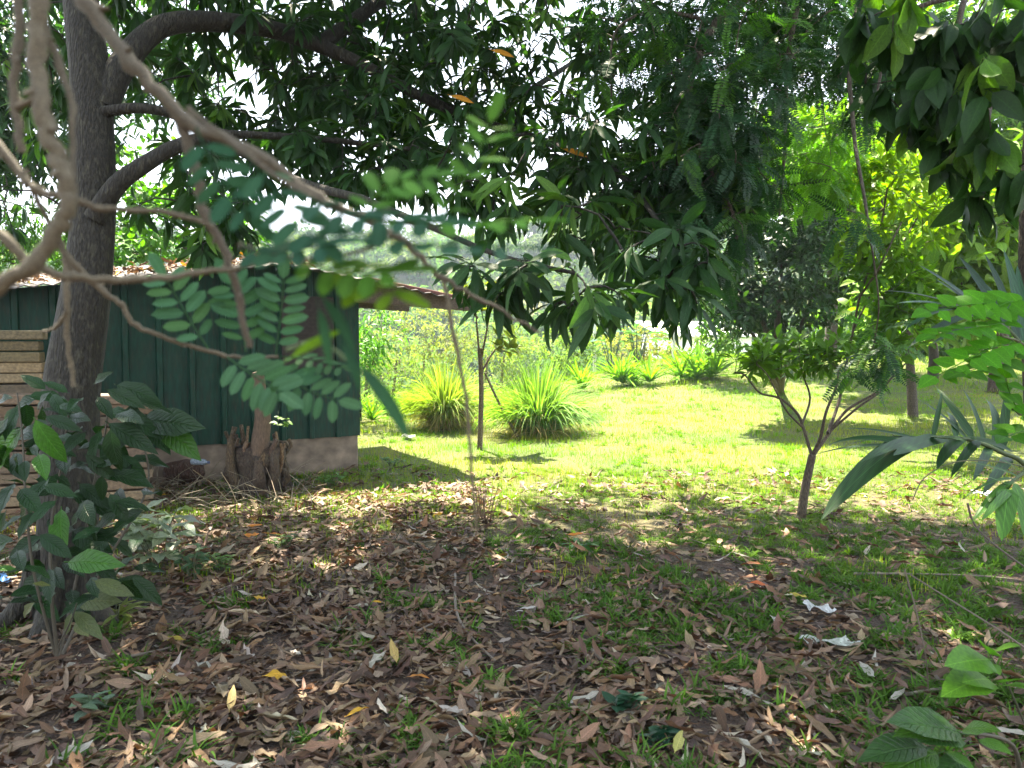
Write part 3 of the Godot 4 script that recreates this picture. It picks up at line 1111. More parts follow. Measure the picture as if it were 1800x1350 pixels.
# clump of long grass blades
func grass_clump(called: String, label: String, px: float, py: float, high: float, wide: float, n: int, tone: Color, straw: float, category: String, group: String, stiff := 0.0) -> void:
	var c := gnd(px, py)
	var o := thing(called, label, category, c, 0.0, group)
	var s := Soup.new()
	var d := Soup.new()
	for i in n:
		var a := R.randf() * TAU
		var k := pow(R.randf(), 0.6)
		var p := Vector3(cos(a), 0, sin(a)) * wide * 0.26 * k
		var lean := 0.05 + k * k * rf(0.15, 0.5)
		var dir := Vector3(cos(a) * lean, 1.0, sin(a) * lean)
		var l := high * rf(0.8, 1.3) * (1.15 - 0.25 * k)
		var xf := fr(p, dir, Vector3(cos(a), lean + 0.4, sin(a)) * -1.0 + Vector3.UP * 2.0, l)
		xf.basis.x *= 0.3
		var sh: Soup = T.blade[R.randi() % 6] if R.randf() < k + 0.15 else T.reed[R.randi() % 4]
		s.add(sh, xf, vary(tone, 0.25))
	for i in int(n * straw):
		var a := R.randf() * TAU
		var p := Vector3(cos(a), 0, sin(a)) * wide * rf(0.1, 0.3) + Vector3(0, rf(0.0, high * 0.35), 0)
		var dir := Vector3(cos(a) * rf(0.3, 1.0), rf(-0.5, 1.0), sin(a) * rf(0.3, 1.0))
		var xf := fr(p, dir, Vector3.UP + rdir() * 0.5, high * rf(0.35, 0.75))
		xf.basis.x *= 0.38
		d.add(T.blade[R.randi() % 6], xf, vary(Color(0.36, 0.29, 0.14), 0.3))
	stuff(part("blades", s.mesh(), M.grass, o))
	if straw > 0.0:
		stuff(part("dead_blades", d.mesh(), M.grass, o))


func pandan(px: float, py: float, high: float, heads: int, label: String) -> void:
	var c := gnd(px, py)
	var o := thing("strap_leaf_bush", label, "bush", c, 0.0, "")
	var s := Soup.new()
	for h in heads:
		var p := Vector3(rf(-0.5, 0.5) * high, rf(0.0, 0.25) * high, rf(-0.4, 0.4) * high)
		for i in 34:
			var a := i * 2.4
			var el := rf(0.15, 1.35)
			var dir := Vector3(cos(a) * cos(el), sin(el), sin(a) * cos(el))
			var xf := fr(p, dir, Vector3.UP * 1.5 - dir * 0.2 + rdir() * 0.2, high * rf(0.65, 0.95))
			xf.basis.x *= 0.9
			s.add(T.strip[R.randi() % 5], xf, vary(Color(0.17, 0.33, 0.035), 0.22))
	stuff(part("leaves", s.mesh(), M.grass, o))


func weed(px: float, py: float, label: String, stems: int, high: float, size: Array, shapes: Array, tone: Color, mat: StandardMaterial3D, per := 7, spread := 0.5) -> void:
	var c := gnd(px, py)
	var o := thing("weed", label, "plant", c)
	var spots := []
	for k in stems:
		var a := R.randf() * TAU
		var r := rf(0.2, 1.0) * spread
		var tip := Vector3(cos(a) * r, rf(0.6, 1.0), sin(a) * r) * high
		var pts := curve([Vector3(cos(a), 0, sin(a)) * 0.03, tip * 0.5 + Vector3(0, 0.1 * high, 0), tip], 4)
		var wood := Soup.new()
		wood.tube(pts, taper(pts.size(), 0.005, 0.002), 5, Color(0.14, 0.16, 0.07))
		part("stem", wood.mesh(), M.twig, o)
		for i in per:
			var t := 0.3 + 0.7 * (i + 0.5) / per
			var p: Vector3 = pts[int(t * (pts.size() - 1))]
			var b := a + i * 2.4
			spots.append([fr(c + p, Vector3(cos(b), rf(-0.1, 0.6), sin(b)), Vector3.UP + rdir() * 0.3, rf(size[0], size[1])), shapes[R.randi() % shapes.size()], vary(tone, 0.15)])
	hang_leaves(o, spots, mat, 120, "leaf", "small_leaves", 8.0)


func build_plants() -> void:
	grass_clump("lemongrass", "tall lemongrass clump with drooping straw skirt, nearer the shed", 782, 752, 1.02, 0.95, 900, Color(0.23, 0.32, 0.08), 0.8, "grass clump", "lemongrass clumps")
	grass_clump("lemongrass", "wide lemongrass clump with brown core, behind the leaning stick", 946, 766, 1.02, 1.3, 1000, Color(0.16, 0.28, 0.08), 0.5, "grass clump", "lemongrass clumps")
	pandan(1036, 692, 0.85, 2, "yellow green strap leaf bush, nearest to the lemongrass")
	pandan(1088, 682, 0.85, 2, "small strap leaf bush, second from the lemongrass")
	pandan(1128, 677, 1.0, 3, "dense strap leaf bush in the middle of the row")
	pandan(1188, 672, 1.1, 3, "strap leaf bush beside the thin white post")
	pandan(1232, 668, 1.1, 3, "strap leaf bush nearest to the dark round tree")
	pandan(648, 742, 0.7, 2, "green strap leaf bush against the shed corner")
	pandan(690, 730, 0.6, 2, "low strap leaf plant between the shed and the lemongrass")
	weed(280, 1000, "leafy weed with pale silvery leaves between shrub and litter", 9, 0.5, [0.15, 0.23], T.shrub, Color(0.38, 0.46, 0.34), M.shrub, 8, 0.75)
	weed(340, 1025, "dark leafy weed right of the silvery one", 5, 0.26, [0.07, 0.11], T.shrub, Color(0.08, 0.17, 0.06), M.shrub, 8, 0.8)
	weed(395, 1012, "low bright green weed with small leaves, left of the orange leaf", 9, 0.17, [0.035, 0.06], T.ovate, Color(0.12, 0.25, 0.05), M.leaf, 9, 1.2)
	weed(500, 970, "small pale weed growing alone in the litter", 5, 0.14, [0.04, 0.06], T.ovate, Color(0.13, 0.24, 0.08), M.leaf, 6, 0.9)
	weed(160, 1262, "silvery green rosette of soft leaves in the litter at the lower left", 5, 0.10, [0.06, 0.09], T.ovate, Color(0.19, 0.29, 0.21), M.soft, 3, 0.8)
	weed(580, 862, "bright green weed beside the shed corner", 8, 0.2, [0.05, 0.08], T.ovate, Color(0.14, 0.3, 0.05), M.leaf, 8, 1.0)
	weed(530, 862, "dark green herb at the foot of the stump", 7, 0.2, [0.04, 0.07], T.small, Color(0.08, 0.19, 0.05), M.leaf, 8, 1.0)
	weed(410, 878, "grey green trailing herb in front of the stump", 8, 0.13, [0.04, 0.07], T.small, Color(0.08, 0.16, 0.06), M.leaf, 8, 1.4)
	weed(690, 820, "low green weed on the lawn edge left of the sapling", 8, 0.12, [0.04, 0.07], T.ovate, Color(0.14, 0.32, 0.05), M.leaf, 7, 1.6)
	weed(1095, 1268, "dark bluish green ivy like weed near the bottom edge", 6, 0.10, [0.06, 0.09], T.ovate, Color(0.035, 0.12, 0.06), M.leaf, 5, 1.0)
	weed(1160, 1318, "dark bluish green weed below the ivy like one", 5, 0.09, [0.05, 0.08], T.ovate, Color(0.035, 0.11, 0.06), M.leaf, 5, 1.0)
	weed(1465, 1292, "tiny bright green two leaved seedling in the litter", 2, 0.08, [0.03, 0.04], T.ovate, Color(0.15, 0.33, 0.04), M.leaf, 3, 0.4)
	weed(1010, 965, "cut green leaves lying on the grass beside an orange leaf", 3, 0.06, [0.14, 0.24], T.thin, Color(0.06, 0.22, 0.03), M.leaf, 7, 2.4)
	weed(205, 1105, "yellow green strap leaved plant at the foot of the shrub", 5, 0.12, [0.14, 0.22], T.thin, Color(0.22, 0.27, 0.04), M.leaf, 4, 1.2)
	# bunch of dead twigs standing in the litter
	var o := thing("dead_twig_bunch", "upright bunch of dry brown twigs standing in the grass", "twigs", gnd(850, 918))
	for i in 16:
		var s := Soup.new()
		var a := R.randf() * TAU
		var b := Vector3(cos(a), 0, sin(a)) * rf(0.01, 0.07)
		var t := b * rf(0.8, 2.4) + Vector3(rf(-0.03, 0.05), rf(0.22, 0.40), 0)
		s.tube([b, b.lerp(t, 0.5) + rdir() * 0.012, t], [0.005, 0.004, 0.002], 5, vary(Color(0.28, 0.17, 0.09)))
		part("twig", s.mesh(), M.twig, o)
	# sapling and the stick that leans beside it
	var base := gnd(843, 791)
	o = thing("sapling", "thin forked sapling with yellow green leaves before the lemongrass", "tree", base)
	var s := Soup.new()
	var dd := shown(base).z
	var pts := []
	for q in [[843, 795], [845, 740], [846, 690], [845, 645], [843, 612]]:
		pts.append(at(q[0], q[1], dd) - base)
	pts = curve(pts, 3)
	s.tube(pts, taper(pts.size(), 0.042, 0.032), 8, Color(0.20, 0.16, 0.11), 0.05)
	var ends := []
	for f in [[[843, 630], [838, 570], [836, 535]], [[844, 640], [854, 590], [862, 550], [880, 510]], [[846, 655], [870, 615], [886, 610]], [[840, 560], [815, 525], [806, 512]]]:
		var fp := []
		for q in f:
			fp.append(at(q[0], q[1], dd) - base)
		fp = curve(fp, 3)
		s.tube(fp, taper(fp.size(), 0.02, 0.008), 6, Color(0.20, 0.16, 0.11))
		ends.append([fp[-1] + base, (fp[-1] - fp[0]).normalized()])
	part("trunk", s.mesh(), M.bark, o)
	var spots := []
	for e in ends:
		for k in 7:
			whorl(spots, [e[0] + rdir() * 0.2, e[1]], T.ovate, 7, [0.12, 0.2], 0.3, Color(0.26, 0.30, 0.05))
	hang_leaves(o, spots, M.leaf, 120)
	s = Soup.new()
	var foot := gnd(912, 772)
	pts = [Vector3.ZERO, at(882, 718, shown(foot).z) - foot, at(852, 655, shown(foot).z) - foot]
	s.tube(curve(pts, 3), taper(7, 0.026, 0.018), 7, Color(0.19, 0.15, 0.11), 0.06)
	tag(part("leaning_stick", s.mesh(), M.bark, self, Transform3D(Basis(), foot)), "thin brown stick leaning from the lemongrass towards the sapling", "stick")
	# posts beyond the lawn
	for q in [[1183, 690, 575, 23.0, "thin white post behind the strap leaf bushes, the nearer one"], [1262, 655, 572, 26.0, "thin white post beside the dark round tree"], [1045, 640, 556, 25.0, "thin grey post behind the hanging mango leaves"]]:
		var a := at(q[0], q[1] + 30, q[3])
		var b := at(q[0], q[2], q[3])
		s = Soup.new()
		s.tube([Vector3(0, ground_height(a.x, a.z) - a.y, 0), Vector3(0, b.y - a.y, 0)], [0.055, 0.05], 8, Color(0.72, 0.72, 0.68))
		s.box(Transform3D(Basis(), Vector3(0, b.y - a.y + 0.02, 0)), Vector3(0.13, 0.04, 0.13), Color(0.7, 0.7, 0.66))
		tag(part("post", s.mesh(), M.white_paint, self, Transform3D(Basis(), a)), q[4], "post")


func build_coffee() -> void:
	var base := gnd(98, 1150)
	var o := thing("glossy_shrub", "dark glossy shrub with deeply veined leaves before the mango trunk", "shrub", base)
	for st in [
		[[[101, 1152, 3.7], [90, 1043, 3.6], [90, 930, 3.6], [105, 830, 3.6], [120, 730, 3.6]], 0.010],
		[[[98, 1152, 3.7], [60, 1010, 3.55], [45, 880, 3.5], [40, 780, 3.5], [30, 690, 3.5]], 0.008],
		[[[105, 1150, 3.7], [140, 990, 3.75], [165, 850, 3.8], [185, 760, 3.8], [190, 700, 3.8]], 0.008],
		[[[110, 1150, 3.75], [180, 1000, 3.9], [258, 862, 4.0], [250, 770, 4.0], [245, 735, 4.0]], 0.008],
		[[[100, 1140, 3.7], [125, 1090, 3.5], [135, 1060, 3.4]], 0.005],
	]:
		var pts := []
		for q in st[0]:
			pts.append(at(q[0], q[1], q[2]) - base)
		var s := Soup.new()
		pts = curve(pts, 4)
		s.tube(pts, taper(pts.size(), st[1], st[1] * 0.4), 7, Color(0.13, 0.11, 0.075), 0.06)
		part("stem", s.mesh(), M.twig, o)
	var spots := []
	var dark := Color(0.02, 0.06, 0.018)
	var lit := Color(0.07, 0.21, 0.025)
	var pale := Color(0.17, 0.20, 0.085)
	for q in [
		[166, 674, 193, 664, 0], [205, 677, 266, 716, 0], [188, 685, 238, 726, 0], [172, 698, 190, 738, 0], [119, 690, 76, 680, 0], [80, 684, 36, 668, 0], [88, 690, 66, 720, 0], [92, 694, 106, 732, 0],
		[105, 712, 135, 730, 0], [80, 732, 128, 766, 0], [114, 736, 148, 750, 0], [190, 744, 254, 805, 0], [205, 728, 240, 756, 0], [213, 720, 262, 778, 0], [259, 732, 284, 798, 0], [283, 738, 326, 812, 1],
		[250, 738, 334, 776, 0], [40, 752, -6, 835, 1], [62, 738, 96, 815, 1], [68, 800, 76, 842, 1], [178, 757, 160, 815, 0], [98, 768, 130, 784, 0], [104, 790, 128, 806, 0], [44, 810, 42, 844, 0],
		[60, 782, 62, 806, 0], [120, 828, 146, 820, 0], [170, 818, 198, 826, 0], [187, 832, 254, 864, 0], [180, 836, 178, 878, 0], [95, 834, 118, 856, 0], [127, 869, 198, 920, 0], [206, 862, 211, 898, 0],
		[98, 880, 62, 925, 0], [108, 895, 104, 970, 1], [127, 934, 176, 982, 0], [119, 988, 198, 1018, 1], [150, 980, 196, 1014, 0], [166, 1021, 218, 1058, 2], [134, 1057, 198, 1076, 2], [130, 1075, 166, 1126, 2],
		[126, 1078, 118, 1112, 2], [134, 1092, 146, 1122, 2], [58, 1026, 84, 1034, 2], [30, 968, 36, 1008, 0], [-4, 1000, 24, 1005, 1], [25, 850, 2, 905, 0], [78, 855, 120, 880, 0], [58, 900, 38, 945, 0],
		[140, 850, 178, 900, 0], [22, 700, -14, 720, 0], [14, 735, -20, 790, 0], [145, 700, 122, 722, 0], [230, 745, 205, 800, 0], [150, 760, 118, 800, 0], [90, 1020, 50, 1000, 0], [60, 1060, 40, 1090, 2], [200, 770, 216, 830, 0], [35, 860, 60, 905, 0],
		[150, 930, 190, 960, 0], [70, 940, 110, 985, 0], [160, 880, 130, 930, 0], [215, 800, 245, 850, 0], [10, 900, -15, 960, 0], [85, 745, 40, 770, 0], [150, 800, 190, 850, 0], [165, 940, 205, 905, 0],
	]:
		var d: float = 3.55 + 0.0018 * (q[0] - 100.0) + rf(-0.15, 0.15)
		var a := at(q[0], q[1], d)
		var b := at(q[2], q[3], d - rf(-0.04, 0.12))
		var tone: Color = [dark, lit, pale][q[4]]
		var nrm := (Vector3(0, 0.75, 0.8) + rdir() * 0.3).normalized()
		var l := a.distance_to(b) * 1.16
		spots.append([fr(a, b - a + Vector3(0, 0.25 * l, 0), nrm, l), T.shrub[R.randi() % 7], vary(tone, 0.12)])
	for k in 105:
		var p := at(rf(-20, 255), rf(690, 1070), rf(3.5, 4.1))
		var dir := Vector3(R.randfn(), rf(-0.8, 0.1), R.randfn())
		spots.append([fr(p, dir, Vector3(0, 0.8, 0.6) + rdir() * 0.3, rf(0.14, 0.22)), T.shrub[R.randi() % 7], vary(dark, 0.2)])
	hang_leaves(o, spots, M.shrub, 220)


# ---------------------------------------------------------------- the near branch
func compound(parent: Node3D, line: Array, pairs: int, size: float, tone: Color, mat: StandardMaterial3D, face := 0.7, shapes := "oval", end_leaf := true, sweep := 0.45) -> void:
	var pts := curve(line, 6)
	var s := Soup.new()
	s.tube(pts, taper(pts.size(), size * 0.035, size * 0.02), 5, tone * 0.9)
	var m: StandardMaterial3D = mat.duplicate()
	m.vertex_color_use_as_albedo = true
	var o := part("compound_leaf", s.mesh(), m, parent)
	var tones := []
	for k in 3:
		var t: StandardMaterial3D = mat.duplicate()
		t.vertex_color_use_as_albedo = false
		t.albedo_color = lin(vary(tone, 0.12))
		tones.append(t)
	var nrm: Vector3 = ((EYE - pts[pts.size() / 2]).normalized() * face + Vector3.UP * (1.0 - face)).normalized()
	for i in pairs:
		var f := lerpf(0.12, 0.97, (i + 0.5) / pairs) * (pts.size() - 1)
		var k := int(f)
		var p: Vector3 = pts[k].lerp(pts[mini(k + 1, pts.size() - 1)], f - k)
		var tg: Vector3 = (pts[mini(k + 1, pts.size() - 1)] - pts[maxi(k - 1, 0)]).normalized()
		var side := tg.cross(nrm).normalized()
		for sd in [-1.0, 1.0]:
			var dir: Vector3 = (side * sd + tg * sweep + nrm * rf(-0.2, 0.05) + rdir() * 0.08).normalized()
			var l := size * rf(0.85, 1.1) * (0.75 + 0.25 * sin(PI * (i + 0.5) / pairs))
			var set_: Array = T[shapes]
			part("leaflet", leaf_mesh(set_[R.randi() % set_.size()]), tones[R.randi() % 3], o, fr(p + dir * size * 0.05, dir, nrm + rdir() * 0.18, l))
	if end_leaf:
		part("leaflet", leaf_mesh(T[shapes][0]), tones[0], o, fr(pts[-1], pts[-1] - pts[-2], nrm, size))


func twig_tube(parent: Node3D, line: Array, r0: float, r1: float, col: Color) -> void:
	var pts := curve(along_pixels(line), 6)
	var s := Soup.new()
	for i in range(1, pts.size() - 1):
		pts[i] += rdir() * r0 * 0.35
	var rad := taper(pts.size(), r0, r1)
	for i in rad.size():
		rad[i] *= 1.0 + (0.22 if i % 6 == 0 else 0.0)
	s.tube(pts, rad, 9, col, 0.10, pts.size())
	for i in range(3, pts.size() - 2, 4):
		if R.randf() < 0.7:
			var tg: Vector3 = (pts[i + 1] - pts[i - 1]).normalized()
			var out := (tg.cross(rdir()).normalized() + tg * 0.6).normalized()
			var r: float = rad[i]
			s.tube([pts[i], pts[i] + out * r * 1.5, pts[i] + out * r * 2.3], [r * 0.6, r * 0.5, r * 0.12], 6, col * 1.15)
	part("twig", s.mesh(), M.spray, parent)


func build_near_branch() -> void:
	var grey := Color(0.155, 0.13, 0.09)
	var o := thing("hanging_branch", "bare grey brown branch hanging close in front at the upper left", "branch")
	twig_tube(o, [[110, -140, 0.62], [150, 0, 0.62], [230, 110, 0.62], [330, 215, 0.63], [450, 272, 0.64], [560, 350, 0.66], [650, 385, 0.68], [720, 432, 0.70], [780, 490, 0.72], [850, 530, 0.74], [950, 585, 0.76]], 0.0066, 0.0012, grey * 0.8)
	twig_tube(o, [[780, 490, 0.72], [800, 600, 0.73], [822, 720, 0.74], [830, 850, 0.75], [838, 930, 0.76]], 0.0022, 0.0012, grey)
	twig_tube(o, [[310, 200, 0.63], [345, 300, 0.64], [360, 375, 0.65], [400, 450, 0.66], [420, 530, 0.67], [438, 610, 0.68]], 0.0046, 0.0026, grey * 0.75)
	twig_tube(o, [[60, -120, 0.55], [66, 0, 0.55], [62, 90, 0.55], [78, 210, 0.55], [100, 275, 0.55], [118, 330, 0.55], [108, 390, 0.55], [58, 462, 0.55], [-30, 520, 0.55]], 0.0058, 0.0052, grey)
	twig_tube(o, [[36, -60, 0.57], [30, 80, 0.57], [25, 180, 0.57], [38, 268, 0.57]], 0.0035, 0.0028, grey * 0.9)
	twig_tube(o, [[64, 20, 0.56], [108, 120, 0.57], [126, 190, 0.57], [130, 312, 0.57]], 0.0032, 0.0018, grey * 0.85)
	twig_tube(o, [[30, 190, 0.57], [62, 172, 0.56]], 0.0028, 0.002, grey)
	twig_tube(o, [[-20, 230, 0.60], [40, 310, 0.60], [70, 335, 0.60], [130, 350, 0.60], [180, 366, 0.61], [300, 374, 0.64], [375, 400, 0.65]], 0.0032, 0.002, grey * 0.95)
	twig_tube(o, [[40, 300, 0.60], [70, 360, 0.61], [90, 400, 0.62], [130, 480, 0.64]], 0.0024, 0.0016, grey * 0.8)
	twig_tube(o, [[-20, 395, 0.58], [60, 465, 0.59], [130, 488, 0.60], [240, 491, 0.62], [350, 480, 0.64], [490, 460, 0.66]], 0.0042, 0.0018, grey)
	var g := thing("leafy_twig", "knobbly twig ending in a spray of rounded paired leaflets before the shed", "branch")
	twig_tube(g, [[100, 415, 0.86], [122, 455, 0.88], [180, 510, 0.90], [212, 535, 0.91], [240, 572, 0.92], [310, 600, 0.94], [392, 624, 0.96], [440, 628, 0.97], [490, 626, 0.98]], 0.0040, 0.0022, grey * 0.95)
	twig_tube(g, [[112, 440, 0.86], [118, 520, 0.86], [118, 590, 0.87], [130, 680, 0.88]], 0.0032, 0.0022, grey)
	twig_tube(g, [[117, 548, 0.86], [98, 575, 0.87], [76, 582, 0.88]], 0.0022, 0.0015, grey)
	var sage := Color(0.085, 0.19, 0.095)
	var m = M.near
	compound(g, along_pixels([[366, 613, 0.95], [338, 570, 0.94], [312, 525, 0.93], [290, 488, 0.92]]), 6, 0.034, sage, m)
	compound(g, along_pixels([[432, 618, 0.97], [427, 575, 0.96], [420, 530, 0.95], [405, 500, 0.94]]), 6, 0.036, sage, m)
	compound(g, along_pixels([[485, 626, 0.98], [490, 580, 0.97], [496, 530, 0.96], [498, 490, 0.95]]), 7, 0.034, sage, m)
	compound(g, along_pixels([[400, 628, 0.96], [430, 650, 0.94], [465, 672, 0.93], [492, 690, 0.92]]), 6, 0.040, sage, m)
	compound(g, along_pixels([[470, 645, 0.97], [510, 668, 0.95], [550, 690, 0.94], [595, 704, 0.93]]), 6, 0.034, sage, m)
	compound(g, along_pixels([[488, 626, 0.98], [530, 630, 0.97], [570, 638, 0.96], [604, 648, 0.95]]), 6, 0.026, sage * 0.8, m, 0.25)
	# closer still and out of focus
	var n := thing("near_leaf_spray", "blurred spray of green feathered leaves very close at the centre left", "branch")
	var blue := Color(0.055, 0.14, 0.085)
	var lime := Color(0.20, 0.36, 0.03)
	twig_tube(n, [[330, 190, 0.50], [420, 260, 0.50], [520, 330, 0.50], [640, 380, 0.51], [760, 400, 0.52]], 0.0018, 0.0012, grey * 0.8)
	twig_tube(n, [[420, 430, 0.50], [520, 455, 0.50], [640, 440, 0.50], [700, 400, 0.51]], 0.0016, 0.0012, grey * 0.8)
	compound(n, along_pixels([[345, 225, 0.50], [370, 280, 0.50], [400, 335, 0.50], [440, 380, 0.50]]), 5, 0.024, blue, m, 0.6)
	compound(n, along_pixels([[430, 270, 0.50], [480, 330, 0.50], [520, 380, 0.49], [560, 420, 0.48]]), 5, 0.026, blue, m, 0.5)
	compound(n, along_pixels([[520, 335, 0.50], [600, 375, 0.49], [680, 385, 0.48], [760, 390, 0.47]]), 6, 0.030, blue, m, 0.35)
	compound(n, along_pixels([[640, 385, 0.51], [740, 392, 0.50], [840, 390, 0.49], [930, 388, 0.48]]), 6, 0.026, Color(0.15, 0.34, 0.06), m, 0.2)
	compound(n, along_pixels([[600, 400, 0.49], [700, 425, 0.48], [800, 432, 0.47], [900, 436, 0.46]]), 6, 0.028, blue, m, 0.2)
	compound(n, along_pixels([[760, 400, 0.52], [800, 340, 0.52], [840, 270, 0.52], [862, 215, 0.52]]), 6, 0.024, Color(0.12, 0.28, 0.05), m, 0.35)
	compound(n, along_pixels([[500, 455, 0.50], [570, 470, 0.49], [640, 480, 0.48], [700, 478, 0.47]]), 5, 0.028, Color(0.12, 0.27, 0.04), m, 0.35)
	compound(n, along_pixels([[560, 440, 0.50], [620, 490, 0.49], [660, 505, 0.48], [700, 520, 0.47]]), 4, 0.026, lime, m, 0.3)
	compound(n, along_pixels([[640, 395, 0.50], [660, 345, 0.50], [700, 320, 0.50], [760, 310, 0.50]]), 5, 0.024, Color(0.13, 0.30, 0.06), m, 0.4)
	compound(n, along_pixels([[420, 430, 0.50], [470, 445, 0.49], [520, 438, 0.48], [580, 430, 0.47]]), 5, 0.026, blue * 0.9, m, 0.4)
	var q := thing("near_large_leaf", "blurred long green leaves very close, drooping past the shed corner", "branch")
	twig_tube(q, [[505, 615, 0.54], [560, 600, 0.53], [620, 640, 0.52]], 0.0014, 0.001, Color(0.12, 0.2, 0.08))
	for l in [[510, 630, 590, 575, 0.53, lime], [565, 520, 632, 610, 0.50, blue], [600, 600, 640, 680, 0.50, blue], [628, 640, 735, 762, 0.49, blue], [560, 540, 585, 640, 0.5, blue]]:
		var a := at(l[0], l[1], l[4])
		var b := at(l[2], l[3], l[4] - 0.01)
		var t: StandardMaterial3D = m.duplicate()
		t.vertex_color_use_as_albedo = false
		t.albedo_color = lin(l[5])
		part("leaf", leaf_mesh(T.mango[R.randi() % 7]), t, q, fr(a, b - a, Vector3(0.3, 0.6, 1), a.distance_to(b) * 1.05).scaled_local(Vector3(0.75, 1, 1)))


